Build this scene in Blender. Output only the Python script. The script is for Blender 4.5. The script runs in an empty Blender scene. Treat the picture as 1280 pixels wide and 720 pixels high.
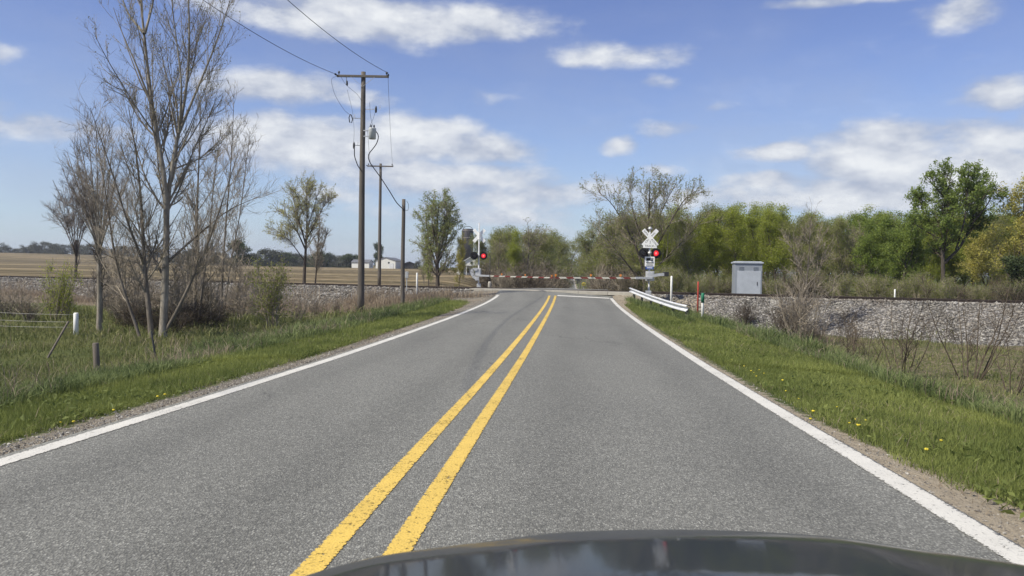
import bpy, math, random
import numpy as np
from mathutils import Vector, Matrix

random.seed(7)
RNG = np.random.default_rng(11)
S = bpy.context.scene
C = S.collection
R = math.radians

# ------------------------------------------------------------------ camera model
F, EYE, ROLL, PITCH = 1000.0, 1.4, 0.0155, math.atan(0.022)
CP, SP = math.cos(PITCH), math.sin(PITCH)

def ray(x, y):
    dx, dy = x - 640, y - 360
    u = dx + ROLL * dy
    v = dy - ROLL * dx
    a, b = u / F, -v / F
    return np.array([a, CP + SP * b, b * CP - SP])

def P(x, y, Z):
    """point at distance Z (metres ahead) that shows at pixel (x, y) of the 1280x720 photo"""
    d = ray(x, y)
    return np.array([0, 0, EYE]) + d * (Z / d[1])

# ------------------------------------------------------------------ terrain
def sstep(x, a, b):
    t = np.clip((x - a) / (b - a), 0, 1)
    return t * t * (3 - 2 * t)

_ky = [-80, -20, 0, 4.3, 6.3, 9.8, 14.8, 20.8, 28, 33.5, 36.8, 40.5, 43.4, 46.5, 48.2, 50, 51.4, 54.6, 56.5, 60, 75, 100, 150, 250, 335, 420, 520, 700, 1000, 1500, 6000]
_kz = [0.9, 0.25, -0.03, -0.095, -0.12, -0.186, -0.26, -0.307, -0.34, -0.342, -0.33, -0.30, -0.25, -0.17, -0.07, 0.1, 0.19, 0.2, 0.12, -0.15, -0.8, -1.7, -3.1, -5.0, -5.6, -5.2, -3.6, 0, 4, 6, 6]
_ty = np.arange(-80, 1600, 0.25)
_tz = np.interp(_ty, _ky, _kz)
_k = np.exp(-0.5 * (np.arange(-16, 17) * 0.25 / 0.7) ** 2); _k /= _k.sum()
_tz = np.convolve(np.pad(_tz, 16, mode='edge'), _k, 'valid')
CO = math.cos(math.atan(0.0725))

def hr(Y): return np.interp(Y, _ty, _tz)
def xc(Y): return -0.96 + 0.0725 * Y
def sd(X, Y): return (X - xc(Y)) * CO
def pd(X, Y): return 0.379 * X + 0.925 * Y - 48.9
def roadz(s, Y): return hr(Y) - 0.016 * (np.abs(s) - 3.35)

HW = 3.50
def gz(X, Y, raw=False):
    X = np.asarray(X, float); Y = np.asarray(Y, float)
    s, p = sd(X, Y), pd(X, Y)
    e = np.maximum(np.abs(s) - HW, 0)
    base = roadz(np.minimum(np.abs(s), HW), Y)
    dl = np.interp(e, [0, .3, 2.4, 7, 12], [.03, .05, .18, .95, 1.5])
    dr = np.interp(e, [0, .3, 3.1, 6.6, 9], [.03, .05, .24, 1.35, 1.9])
    dr2 = np.interp(e, [0, .3, 2.2, 5.2, 8], [.03, .05, .10, .95, 1.9])
    dr = dr + (dr2 - dr) * sstep(Y, 24, 38)
    bank = base - np.where(s < 0, dl, dr)
    # natural ground
    far = sstep(p, -2, 6)
    nnl = -1.25 + 0.12 * np.sin(X * .21 + 1) * np.sin(Y * .17) + 0.05 * np.sin(X * .9) * np.sin(Y * .8 + 2)
    nnr = -1.75 + 0.10 * np.sin(X * .3) * np.sin(Y * .23 + 2) + 0.05 * np.sin(X * 1.1 + 1) * np.sin(Y * .9)
    nnear = nnl + (nnr - nnl) * sstep(s, -3, 3)
    fl = np.interp(Y, [55, 85, 120, 200, 300, 600], [-.55, -.42, .12, .72, 1.4, 2.4]) + 5.2 * sstep(-X, 60, 300) * sstep(Y, 190, 480)
    fr = -0.5 + 0 * X
    nfar = fl + (fr - fl) * sstep(s, -4, 4)
    N = nnear + (nfar - nnear) * far
    corr = 1 - sstep(np.abs(s), 5, 16)
    N = np.where(p > 0, N + (np.minimum(hr(Y) - .25, N) - N) * corr * sstep(p, 2, 8), N)
    tr = 0.03 - np.maximum(np.abs(p) - 2.1, 0) * 0.52
    z = np.maximum(np.maximum(bank - np.where(p > 5, 0.0, 0), N), tr)
    # keep the far fields from being capped by the road bank
    under = sstep(HW - np.abs(s), 0.0, 0.4)
    z = np.where(np.abs(s) < HW + .0, base - .03 - .05 * under, z)
    return z

def gpt(x, y, zmax=140, lift=0.0):
    """where the ray through pixel (x, y) meets the ground"""
    d = ray(x, y)
    Z = np.linspace(3, zmax, 4000)
    X = d[0] / d[1] * Z; z = EYE + d[2] / d[1] * Z
    g = gz(X, Z) + lift
    k = np.argmax(z <= g)
    return np.array([X[k], Z[k], g[k] - lift])

# ------------------------------------------------------------------ object helpers
def tag(o, label=None, cat=None, group=None, kind=None):
    if label: o['label'] = label
    if cat: o['category'] = cat
    if group: o['group'] = group
    if kind: o['kind'] = kind
    return o

def empty(name, loc, rz=0, label=None, cat=None, group=None):
    o = bpy.data.objects.new(name, None); C.objects.link(o)
    o.empty_display_size = .2
    o.location = [float(v) for v in loc]; o.rotation_euler = (0, 0, rz)
    return tag(o, label, cat, group)

def copy_tree(o, parent=None):
    c = o.copy(); C.objects.link(c)
    if parent is not None: c.parent = parent
    for ch in list(o.children): copy_tree(ch, c)
    return c

def link(name, me, parent=None):
    o = bpy.data.objects.new(name, me); C.objects.link(o)
    if parent is not None: o.parent = parent
    return o

def npmesh(name, V, polys, mats, mi=None, attrs=None, smooth=False):
    """polys: list of (k, n) index arrays (n = 3 or 4), mi: list of material indices per array (int or array)"""
    me = bpy.data.meshes.new(name)
    V = np.ascontiguousarray(V, np.float32)
    me.vertices.add(len(V)); me.vertices.foreach_set('co', V.ravel())
    polys = [np.asarray(p, np.int32) for p in polys if len(p)]
    nl = sum(p.size for p in polys); npol = sum(len(p) for p in polys)
    me.loops.add(nl); me.polygons.add(npol)
    me.loops.foreach_set('vertex_index', np.concatenate([p.ravel() for p in polys]))
    tot = np.concatenate([np.full(len(p), p.shape[1], np.int32) for p in polys])
    st = np.zeros(npol, np.int32); st[1:] = np.cumsum(tot)[:-1]
    me.polygons.foreach_set('loop_start', st)
    try: me.polygons.foreach_set('loop_total', tot)
    except Exception: pass
    if mi is not None:
        m = np.concatenate([np.full(len(p), k, np.int32) if np.isscalar(k) else np.asarray(k, np.int32) for p, k in zip(polys, mi)])
        me.polygons.foreach_set('material_index', m)
    me.polygons.foreach_set('use_smooth', np.full(npol, smooth, bool))
    for n, (t, a) in (attrs or {}).items():
        at = me.attributes.new(n, t, 'POINT')
        at.data.foreach_set('value' if t == 'FLOAT' else 'color', np.asarray(a, np.float32).ravel())
    for m in mats: me.materials.append(m)
    me.update(calc_edges=True)
    return me

class MB:
    """collects shapes into one mesh"""
    def __init__(s): s.v = []; s.f = []; s.m = []
    def add(s, V, Fc, m=0):
        b = len(s.v)
        s.v += [tuple(float(c) for c in p) for p in V]
        s.f += [tuple(i + b for i in q) for q in Fc]; s.m += [m] * len(Fc)
    def box(s, c, d, rot=None, m=0):
        V = [Vector((x * d[0] / 2, y * d[1] / 2, z * d[2] / 2)) for z in (-1, 1) for y in (-1, 1) for x in (-1, 1)]
        if rot is not None: V = [rot @ p for p in V]
        V = [p + Vector(c) for p in V]
        s.add(V, [(0, 2, 3, 1), (4, 5, 7, 6), (0, 1, 5, 4), (2, 6, 7, 3), (0, 4, 6, 2), (1, 3, 7, 5)], m)
    def beam(s, a, b, w, h, m=0):
        a, b = Vector(a), Vector(b); d = b - a
        q = d.to_track_quat('Y', 'Z').to_matrix()
        s.box((a + b) / 2, (w, d.length, h), q, m)
    def tube(s, pts, r, k=8, m=0, cap=True):
        pts = [Vector(p) for p in pts]; n = len(pts)
        rs = list(r) if hasattr(r, '__len__') else [r] * n
        V = []
        t0 = (pts[1] - pts[0]).normalized()
        ref = Vector((1, 0, 0)) if abs(t0.x) < .8 else Vector((0, 1, 0))
        for i in range(n):
            t = (pts[min(i + 1, n - 1)] - pts[max(i - 1, 0)]).normalized()
            u = (ref - t * ref.dot(t)).normalized(); w = t.cross(u); ref = u
            V += [pts[i] + (u * math.cos(6.28319 * j / k) + w * math.sin(6.28319 * j / k)) * rs[i] for j in range(k)]
        Fc = [(i * k + j, i * k + (j + 1) % k, (i + 1) * k + (j + 1) % k, (i + 1) * k + j) for i in range(n - 1) for j in range(k)]
        if cap: Fc += [tuple(reversed(range(k))), tuple(range((n - 1) * k, n * k))]
        s.add(V, Fc, m)
    def prism(s, outline, a, b, m=0):
        """outline: list of 2-D points; a(u, v) and b(u, v) map them to the two end faces"""
        n = len(outline)
        s.add([a(*q) for q in outline] + [b(*q) for q in outline],
              [tuple(reversed(range(n))), tuple(range(n, 2 * n))] + [(i, (i + 1) % n, n + (i + 1) % n, n + i) for i in range(n)], m)
    def build(s, name, mats, parent=None, smooth=False, bevel=0):
        me = bpy.data.meshes.new(name)
        me.from_pydata(s.v, [], s.f)
        mats = mats if isinstance(mats, (list, tuple)) else [mats]
        for q in mats: me.materials.append(q)
        me.polygons.foreach_set('material_index', s.m)
        if smooth: me.polygons.foreach_set('use_smooth', [len(p.vertices) == 4 for p in me.polygons])
        me.update()
        o = link(name, me, parent)
        if bevel:
            b = o.modifiers.new('b', 'BEVEL'); b.width = bevel; b.segments = 2; b.limit_method = 'ANGLE'
        return o

def text_mesh(txt, size, sx=1.0):
    cu = bpy.data.curves.new('t', 'FONT'); cu.body = txt; cu.size = size; cu.align_x = 'CENTER'; cu.align_y = 'CENTER'
    cu.resolution_u = 2
    o = bpy.data.objects.new('t', cu); C.objects.link(o)
    bpy.context.view_layer.update()
    dg = bpy.context.evaluated_depsgraph_get()
    me = o.evaluated_get(dg).to_mesh()
    V = [(v.co.x * sx, v.co.y) for v in me.vertices]; Fc = [tuple(p.vertices) for p in me.polygons]
    o.evaluated_get(dg).to_mesh_clear()
    bpy.data.objects.remove(o); bpy.data.curves.remove(cu)
    return V, Fc

# ------------------------------------------------------------------ materials
class NT:
    def __init__(s, name):
        s.mat = bpy.data.materials.new(name); s.mat.use_nodes = True
        s.t = s.mat.node_tree; s.t.nodes.clear()
        s.out = s.n('ShaderNodeOutputMaterial')
    def n(s, typ, **kw):
        nd = s.t.nodes.new(typ)
        for k, v in kw.items(): setattr(nd, k, v)
        return nd
    def l(s, a, b): s.t.links.new(a, b)
    def set(s, sock, v):
        if hasattr(v, 'is_output'): s.l(v, sock)
        elif isinstance(v, (tuple, list)) and len(v) == 3 and sock.type == 'RGBA': sock.default_value = (*v, 1)
        else: sock.default_value = v
    def coord(s, scale=None, kind='Object'):
        o = s.n('ShaderNodeTexCoord').outputs[kind]
        if scale is not None:
            m = s.n('ShaderNodeVectorMath', operation='MULTIPLY'); s.l(o, m.inputs[0]); m.inputs[1].default_value = scale if hasattr(scale, '__len__') else (scale,) * 3
            o = m.outputs[0]
        return o
    def noise(s, sc, det=4, rough=.6, vec=None, dist=0):
        nd = s.n('ShaderNodeTexNoise'); nd.inputs['Scale'].default_value = sc; nd.inputs['Detail'].default_value = det; nd.inputs['Roughness'].default_value = rough
        nd.inputs['Distortion'].default_value = dist
        s.l(vec if vec is not None else s.coord(), nd.inputs['Vector']); return nd.outputs['Fac']
    def vor(s, sc, vec=None, out='Distance', feature='F1'):
        nd = s.n('ShaderNodeTexVoronoi', feature=feature); nd.inputs['Scale'].default_value = sc
        s.l(vec if vec is not None else s.coord(), nd.inputs['Vector']); return nd.outputs[out]
    def ramp(s, f, stops):
        nd = s.n('ShaderNodeValToRGB'); cr = nd.color_ramp
        while len(cr.elements) < len(stops): cr.elements.new(.5)
        for e, (p, c) in zip(cr.elements, stops): e.position = p; e.color = (*c, 1) if hasattr(c, '__len__') else (c, c, c, 1)
        s.set(nd.inputs[0], f); return nd.outputs[0]
    def mr(s, v, a, b, c=0., d=1., smooth=False):
        nd = s.n('ShaderNodeMapRange'); nd.clamp = True
        if smooth: nd.interpolation_type = 'SMOOTHSTEP'
        for i, q in enumerate((v, a, b, c, d)): s.set(nd.inputs[i], q)
        return nd.outputs[0]
    def math(s, op, a, b=0., c=0.):
        nd = s.n('ShaderNodeMath', operation=op)
        for i, q in enumerate((a, b, c)): s.set(nd.inputs[i], q)
        return nd.outputs[0]
    def mix(s, f, a, b, bt='MIX'):
        nd = s.n('ShaderNodeMix', data_type='RGBA', blend_type=bt)
        s.set(nd.inputs[0], f); s.set(nd.inputs[6], a); s.set(nd.inputs[7], b); return nd.outputs[2]
    def attr(s, name, out='Fac'):
        nd = s.n('ShaderNodeAttribute', attribute_name=name); return nd.outputs[out]
    def sep(s, c):
        nd = s.n('ShaderNodeSeparateColor'); s.l(c, nd.inputs[0]); return nd.outputs
    def bump(s, h, dist=.01, st=1.):
        nd = s.n('ShaderNodeBump'); nd.inputs['Distance'].default_value = dist; nd.inputs['Strength'].default_value = st; s.l(h, nd.inputs['Height']); return nd.outputs[0]
    def pbr(s, col, rough=.8, spec=.3, metal=0., normal=None, **kw):
        b = s.n('ShaderNodeBsdfPrincipled')
        s.set(b.inputs['Base Color'], col); s.set(b.inputs['Roughness'], rough); s.set(b.inputs['Specular IOR Level'], spec); s.set(b.inputs['Metallic'], metal)
        for k, v in kw.items(): s.set(b.inputs[k.replace('_', ' ')], v)
        if normal is not None: s.l(normal, b.inputs['Normal'])
        return b.outputs[0]
    def done(s, sh): s.l(sh, s.out.inputs[0]); return s.mat

def plain(name, col, rough=.6, var=.18, sc=6, spec=.35, metal=0., bump=0., streak=False):
    t = NT(name)
    v = t.coord((1, 1, .12)) if streak else t.coord()
    n = t.noise(sc, 5, .65, v)
    c = t.mix(t.mr(n, .3, .7), tuple(x * (1 - var) for x in col), tuple(min(1, x * (1 + var)) for x in col))
    nr = t.bump(t.noise(sc * 6, 3), bump) if bump else None
    return t.done(t.pbr(c, t.mr(n, .3, .7, rough - .08, min(1, rough + .08)), spec, metal, nr))

def leafmat(name, c0, c1, trans=.35, rough=.6):
    t = NT(name)
    r = t.attr('rnd')
    big = t.noise(.45, 2)
    f = t.math('ADD', t.math('MULTIPLY', r, .65), t.mr(big, .35, .65, -.05, .4))
    c = t.mix(f, c0, c1)
    d = t.pbr(c, rough, .25)
    tr = t.n('ShaderNodeBsdfTranslucent'); t.l(c, tr.inputs[0])
    m = t.n('ShaderNodeMixShader'); m.inputs[0].default_value = trans
    t.l(d, m.inputs[1]); t.l(tr.outputs[0], m.inputs[2])
    return t.done(m.outputs[0])

def bark(name, c0, c1, sc=7):
    t = NT(name)
    n = t.noise(sc, 5, .7, t.coord((1, 1, .25)))
    big = t.noise(1.1, 3)
    c = t.mix(t.mr(n, .3, .68), c0, c1)
    c = t.mix(t.mr(big, .45, .65, 0, .5), c, tuple(x * .6 for x in c0))
    return t.done(t.pbr(c, .9, .15, 0., t.bump(n, .02)))

M = {}
HAZE = 0.00025
def make_materials():
    # asphalt: chip-seal aggregate
    t = NT('asphalt')
    vec = t.coord((1, .55, 1))
    ag = t.vor(92, vec, 'Color'); agv = t.sep(ag)[0]
    agd = t.vor(92, vec, 'Distance')
    fine = t.noise(120, 2, .6, vec)
    patch = t.noise(.55, 5, .6, t.coord((1, .22, 1)))
    s_ = t.attr('sd')
    base = t.ramp(agv, [(0, .12), (.3, .178), (.62, .228), (.88, .285), (1, .40)])
    base = t.mix(t.mr(fine, .3, .7), base, t.mix(.4, base, (.09, .09, .09)))
    base = t.mix(t.mr(agd, .35, .75, 0, .6), base, (.075, .075, .076))
    wob = t.math('ADD', s_, t.mr(t.noise(.35, 3, .6, vec), 0, 1, -.5, .5))
    wheel = t.math('ABSOLUTE', t.math('SUBTRACT', t.math('ABSOLUTE', wob), 1.75))
    k = t.mr(t.math('ABSOLUTE', t.math('SUBTRACT', wheel, .85)), 0, .5, 1, 0, True)
    base = t.mix(t.math('MULTIPLY', k, .55), base, t.mix(1, base, (.80, .80, .80), 'MULTIPLY'))
    base = t.mix(t.mr(patch, .4, .66, 0, .35), base, t.mix(1, base, (.62, .62, .63), 'MULTIPLY'))
    cr = t.vor(.33, t.n('ShaderNodeVectorMath', operation='ADD').outputs[0], 'Distance', 'DISTANCE_TO_EDGE')
    # cracks: thin voronoi edges broken by noise
    va = cr.node.inputs['Vector'].links[0].from_node
    wn = t.n('ShaderNodeTexNoise'); wn.inputs['Scale'].default_value = 1.6; wn.inputs['Detail'].default_value = 5; t.l(vec, wn.inputs['Vector'])
    sc = t.n('ShaderNodeVectorMath', operation='SCALE'); t.l(wn.outputs['Color'], sc.inputs[0]); sc.inputs['Scale'].default_value = 1.3
    t.l(vec, va.inputs[0]); t.l(sc.outputs[0], va.inputs[1])
    cm = t.math('MULTIPLY', t.mr(cr, .0015, .007, 1, 0), t.mr(t.noise(.5, 2, .5, vec), .55, .62, 0, .5))
    base = t.mix(cm, base, (.02, .02, .02))
    tint = t.mix(1, base, (1.05, 1.05, .945), 'MULTIPLY')
    M['asphalt'] = t.done(t.pbr(tint, .82, .35, 0, t.bump(agd, .006, .9)))

    def paint(name, c, wear):
        t = NT(name)
        vec = t.coord()
        u = t.math('ABSOLUTE', t.attr('u'))
        n = t.noise(34, 4, .75, vec); n2 = t.noise(1.7, 4, .7, vec)
        ag = t.sep(t.vor(62, vec, 'Color'))[0]
        col = t.mix(t.mr(n2, .35, .7), c, tuple(x * .86 for x in c))
        col = t.mix(t.mr(ag, .82, 1, 0, .35), col, tuple(x * .6 for x in c))
        f = t.math('ADD', u, t.mr(n, .25, .75, -.42, .42))
        a = t.mr(f, .93, 1.0, 1, 0)
        a = t.math('MULTIPLY', a, t.mr(t.math('ADD', n, t.math('MULTIPLY', n2, .35)), .83 - wear, .87 - wear, 1, .12))
        b = t.pbr(col, .6, .35, 0, t.bump(t.vor(62, vec, 'Distance'), .004, .7), Alpha=a)
        return t.done(b)
    M['yellow_paint'] = paint('yellow_paint', (.66, .46, .10), .07)
    M['white_paint'] = paint('white_paint', (.60, .585, .53), .04)

    # ground sheet: zones r = shoulder gravel, g = ballast, b = stubble field, a = dead litter
    t = NT('ground')
    vec = t.coord()
    z = t.attr('zone', 'Color'); rz, gz_, bz = t.sep(z)
    az = t.attr('zone', 'Alpha')
    n1 = t.noise(.5, 6, .6, vec); n2 = t.noise(7, 5, .65, vec); n3 = t.noise(40, 3, .7, vec)
    grass = t.mix(t.mr(n1, .35, .65), (.055, .08, .022), (.095, .11, .035))
    grass = t.mix(t.mr(n2, .35, .7, 0, .6), grass, (.10, .10, .045))
    grass = t.mix(t.mr(n3, .5, .7, 0, .5), grass, (.03, .035, .014))
    dead = t.mix(t.mr(n2, .3, .7), (.10, .078, .055), (.26, .21, .145))
    dead = t.mix(t.mr(n3, .45, .7, 0, .6), dead, (.06, .045, .035))
    gv = t.vor(55, vec, 'Color'); gvv = t.sep(gv)[0]
    grav = t.ramp(gvv, [(0, (.07, .062, .05)), (.5, (.16, .145, .12)), (.9, (.26, .24, .20)), (1, (.45, .42, .37))])
    grav = t.mix(t.mr(n1, .4, .62, 0, .6), grav, (.30, .255, .19))
    grav = t.mix(t.mr(n2, .5, .72, 0, .55), grav, (.12, .105, .085))
    bv = t.sep(t.vor(9, vec, 'Color'))[0]; bd = t.vor(9, vec, 'Distance')
    bal = t.ramp(bv, [(0, (.13, .125, .12)), (.5, (.25, .24, .225)), (1, (.42, .40, .38))])
    bal = t.mix(t.mr(bd, .3, .65, 0, .85), bal, (.05, .047, .045))
    rows = t.n('ShaderNodeTexWave', wave_type='BANDS', bands_direction='Y'); rows.inputs['Scale'].default_value = .055; rows.inputs['Distortion'].default_value = 2.5; rows.inputs['Detail'].default_value = 3
    rv = t.n('ShaderNodeMapping'); t.l(vec, rv.inputs[0]); rv.inputs['Rotation'].default_value = (0, 0, .36); t.l(rv.outputs[0], rows.inputs['Vector'])
    fld = t.mix(rows.outputs['Fac'], (.105, .082, .045), (.28, .225, .145))
    fld = t.mix(t.mr(t.noise(.02, 5, .6, vec), .38, .62), fld, t.mix(.5, fld, (.12, .105, .06)))
    fld = t.mix(t.mr(n2, .4, .7, 0, .5), fld, (.095, .078, .05))
    bands = t.noise(1, 5, .65, t.coord((.004, .045, 1)))
    fld = t.mix(t.mr(bands, .42, .60), t.mix(1, fld, (.62, .62, .58), 'MULTIPLY'), t.mix(1, fld, (1.35, 1.32, 1.25), 'MULTIPLY'))
    edge = t.math('MULTIPLY', t.math('SUBTRACT', n2, .5), 1.3)
    col = t.mix(t.mr(t.math('ADD', az, edge), .35, .65), grass, dead)
    col = t.mix(bz, col, fld)
    col = t.mix(t.mr(t.math('ADD', rz, edge), .4, .6), col, grav)
    col = t.mix(t.mr(t.math('ADD', gz_, edge), .4, .6), col, bal)
    h = t.math('ADD', n3, t.math('MULTIPLY', n2, 2))
    col = t.mix(t.math('MULTIPLY', t.mr(t.math('ADD', rz, edge), .4, .6), t.mr(t.attr('sd'), 1, 2, 0, .62)), col, t.mix(t.mr(n2, .3, .7), (.27, .225, .16), (.40, .345, .26)))
    M['ground'] = t.done(t.pbr(col, .95, .12, 0, t.bump(h, .03, .8)))

    M['lawn'] = leafmat('lawn', (.085, .120, .029), (.315, .345, .10), .4)
    M['tall'] = leafmat('tall', (.065, .10, .03), (.25, .29, .115), .35)
    M['rough'] = leafmat('rough', (.085, .115, .03), (.30, .295, .125), .35)
    M['straw'] = leafmat('straw', (.17, .13, .095), (.42, .345, .25), .3, .8)
    M['twigs'] = bark('twigs', (.20, .17, .13), (.38, .33, .265), 3)
    M['twig_dark'] = bark('twig_dark', (.058, .046, .034), (.125, .10, .075), 3)
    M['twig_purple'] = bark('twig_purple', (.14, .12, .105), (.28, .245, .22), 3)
    M['bark_pale'] = bark('bark_pale', (.15, .13, .105), (.38, .345, .29))
    M['bark_grey'] = bark('bark_grey', (.10, .085, .07), (.24, .21, .175))
    M['bark_dark'] = bark('bark_dark', (.045, .038, .032), (.12, .10, .085))
    M['leaf_green'] = leafmat('leaf_green', (.125, .18, .034), (.30, .37, .078), .56)
    M['leaf_spring'] = leafmat('leaf_spring', (.20, .245, .034), (.42, .46, .078), .56)
    M['leaf_olive'] = leafmat('leaf_olive', (.15, .175, .042), (.31, .33, .10), .5)
    M['leaf_fresh'] = leafmat('leaf_fresh', (.14, .20, .045), (.32, .40, .10), .6)
    M['leaf_pale'] = leafmat('leaf_pale', (.33, .335, .11), (.50, .49, .20), .55)
    M['leaf_feather'] = leafmat('leaf_feather', (.20, .245, .075), (.38, .42, .155), .6)
    M['leaf_yellow'] = leafmat('leaf_yellow', (.33, .31, .07), (.55, .50, .14), .5)
    M['leaf_bud'] = leafmat('leaf_bud', (.16, .155, .07), (.32, .30, .14), .4)
    M['leaf_dark'] = leafmat('leaf_dark', (.035, .055, .022), (.085, .11, .04), .3)
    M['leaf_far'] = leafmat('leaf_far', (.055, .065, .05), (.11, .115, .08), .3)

    t = NT('stone')
    r = t.attr('rnd'); n = t.noise(30, 3)
    c = t.ramp(r, [(0, (.085, .082, .075)), (.35, (.17, .163, .15)), (.7, (.27, .26, .235)), (1, (.47, .455, .42))])
    c = t.mix(t.mr(n, .35, .7, 0, .4), c, (.16, .145, .13))
    big = t.noise(.8, 4, .65); big2 = t.noise(.22, 3, .6)
    c = t.mix(t.mr(big, .42, .68, 0, .6), c, t.mix(1, c, (.62, .58, .52), 'MULTIPLY'))
    c = t.mix(t.mr(big2, .42, .62, 0, .4), c, (.20, .165, .13))
    M['stone'] = t.done(t.pbr(c, .9, .2))

    M['pole_wood'] = plain('pole_wood', (.118, .105, .092), .85, .35, 5, .2, 0, .006, True)
    M['post_wood'] = plain('post_wood', (.15, .13, .11), .85, .35, 8, .2, 0, .006, True)
    M['arm_wood'] = plain('arm_wood', (.14, .125, .11), .85, .3, 5, .2, 0, .004)
    M['dark_metal'] = plain('dark_metal', (.03, .03, .032), .5, .3, 10)
    M['black_metal'] = plain('black_metal', (.012, .012, .013), .55, .3, 10)
    M['wire'] = plain('wire', (.03, .03, .032), .6, .2, 5)
    M['fence_wire'] = plain('fence_wire', (.36, .35, .33), .5, .2, 5, .4, .5)
    M['galv'] = plain('galv', (.48, .49, .50), .5, .18, 9, .5, .35)
    M['silver'] = plain('silver', (.47, .48, .49), .45, .15, 8, .5, .2)
    M['transformer'] = plain('transformer', (.52, .54, .54), .4, .12, 6, .5)
    M['guard'] = plain('guard', (.62, .63, .64), .42, .12, 3, .5, .1)
    M['white'] = plain('white', (.78, .78, .75), .55, .1, 8)
    M['sign_white'] = plain('sign_white', (.86, .86, .84), .45, .1, 6)
    M['sign_black'] = plain('sign_black', (.015, .015, .015), .5, .1, 6)
    M['sign_blue'] = plain('sign_blue', (.03, .08, .30), .45, .1, 6)
    M['sign_yellow'] = plain('sign_yellow', (.70, .55, .03), .45, .1, 6)
    M['gate_white'] = plain('gate_white', (.60, .585, .50), .45, .1, 6)
    M['gate_red'] = plain('gate_red', (.20, .04, .035), .45, .2, 6)
    M['amber'] = plain('amber', (.65, .22, .03), .3, .1, 6, .5)
    M['red_dull'] = plain('red_dull', (.42, .06, .04), .55, .2, 8)
    M['green_paint'] = plain('green_paint', (.02, .17, .09), .5, .15, 8)
    M['lens_dark'] = plain('lens_dark', (.035, .006, .006), .18, .2, 8, .6)
    t = NT('red_lamp')
    em = t.n('ShaderNodeEmission'); em.inputs[0].default_value = (1, .035, .05, 1); em.inputs[1].default_value = .8
    M['red_lamp'] = t.done(em.outputs[0])
    t = NT('red_lamp_core')
    em = t.n('ShaderNodeEmission'); em.inputs[0].default_value = (1, .16, .16, 1); em.inputs[1].default_value = 1.3
    M['red_lamp_core'] = t.done(em.outputs[0])
    M['rail'] = plain('rail', (.055, .042, .035), .6, .3, 5, .4, .4)
    M['sleeper'] = plain('sleeper', (.07, .058, .05), .9, .3, 6, .15)
    M['concrete'] = plain('concrete', (.36, .34, .295), .85, .15, 3, .2)
    M['shelter'] = plain('shelter', (.26, .285, .32), .5, .06, 1.2, .4, .15)
    M['shelter_pale'] = plain('shelter_pale', (.40, .43, .47), .5, .08, 2.5, .4, .15)
    M['barn_white'] = plain('barn_white', (.66, .66, .62), .6, .06, 1)
    M['roof_grey'] = plain('roof_grey', (.13, .135, .145), .6, .15, 1)
    M['roof_pale'] = plain('roof_pale', (.62, .63, .64), .5, .08, 1)
    M['shed_dark'] = plain('shed_dark', (.045, .04, .04), .7, .2, 1)
    M['glass_dark'] = plain('glass_dark', (.02, .025, .03), .1, .1, 3, .6)
    M['silo'] = plain('silo', (.03, .024, .022), .5, .25, 1.2, .4, 0, 0, True)
    M['silo_band'] = plain('silo_band', (.17, .15, .14), .5, .2, 1.2)
    M['dandelion'] = plain('dandelion', (.62, .50, .04), .7, .1, 20)
    M['stem_green'] = plain('stem_green', (.09, .14, .04), .7, .1, 20)
    t = NT('car_paint')
    fl = t.noise(900, 1)
    M['car_paint'] = t.done(t.pbr(t.mix(t.mr(fl, .4, .6), (.009, .010, .009), (.016, .017, .016)), .45, .22, .1, None, Coat_Weight=.5, Coat_Roughness=.06))
    M['rubber'] = plain('rubber', (.015, .015, .016), .75, .2, 10)
    M['car_trim'] = plain('car_trim', (.02, .02, .021), .5, .1, 10)
    M['headlamp'] = plain('headlamp', (.55, .57, .60), .08, .05, 5, .8)
    M['alloy'] = plain('alloy', (.45, .46, .47), .3, .08, 5, .5, .8)
make_materials()

# ------------------------------------------------------------------ vegetation engine (numpy)
def unit(v): return v / np.maximum(np.linalg.norm(v, axis=-1, keepdims=True), 1e-9)

def resample(pts, n):
    pts = np.asarray(pts, float)
    d = np.r_[0, np.cumsum(np.linalg.norm(np.diff(pts, axis=0), axis=1))]
    f = np.linspace(0, d[-1], n)
    # smooth (Catmull-like) by interpolating then averaging
    q = np.stack([np.interp(f, d, pts[:, k]) for k in range(3)], 1)
    for _ in range(2): q[1:-1] = .25 * q[:-2] + .5 * q[1:-1] + .25 * q[2:]
    return q

def grow(rng, O, D, L, r0, n, wig, up, tip=.25):
    """branches from origins O along D, vectorised: returns (B, n+1, 3), (B, n+1)"""
    B = len(O); Pn = np.zeros((B, n + 1, 3)); Pn[:, 0] = O
    d = unit(D); st = (L / n)[:, None]
    for i in range(n):
        d = unit(d + rng.normal(0, wig, (B, 3)) + np.array([0, 0, up]))
        Pn[:, i + 1] = Pn[:, i] + d * st
    Rn = r0[:, None] * np.linspace(1, tip, n + 1)[None]
    return Pn, Rn

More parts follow.
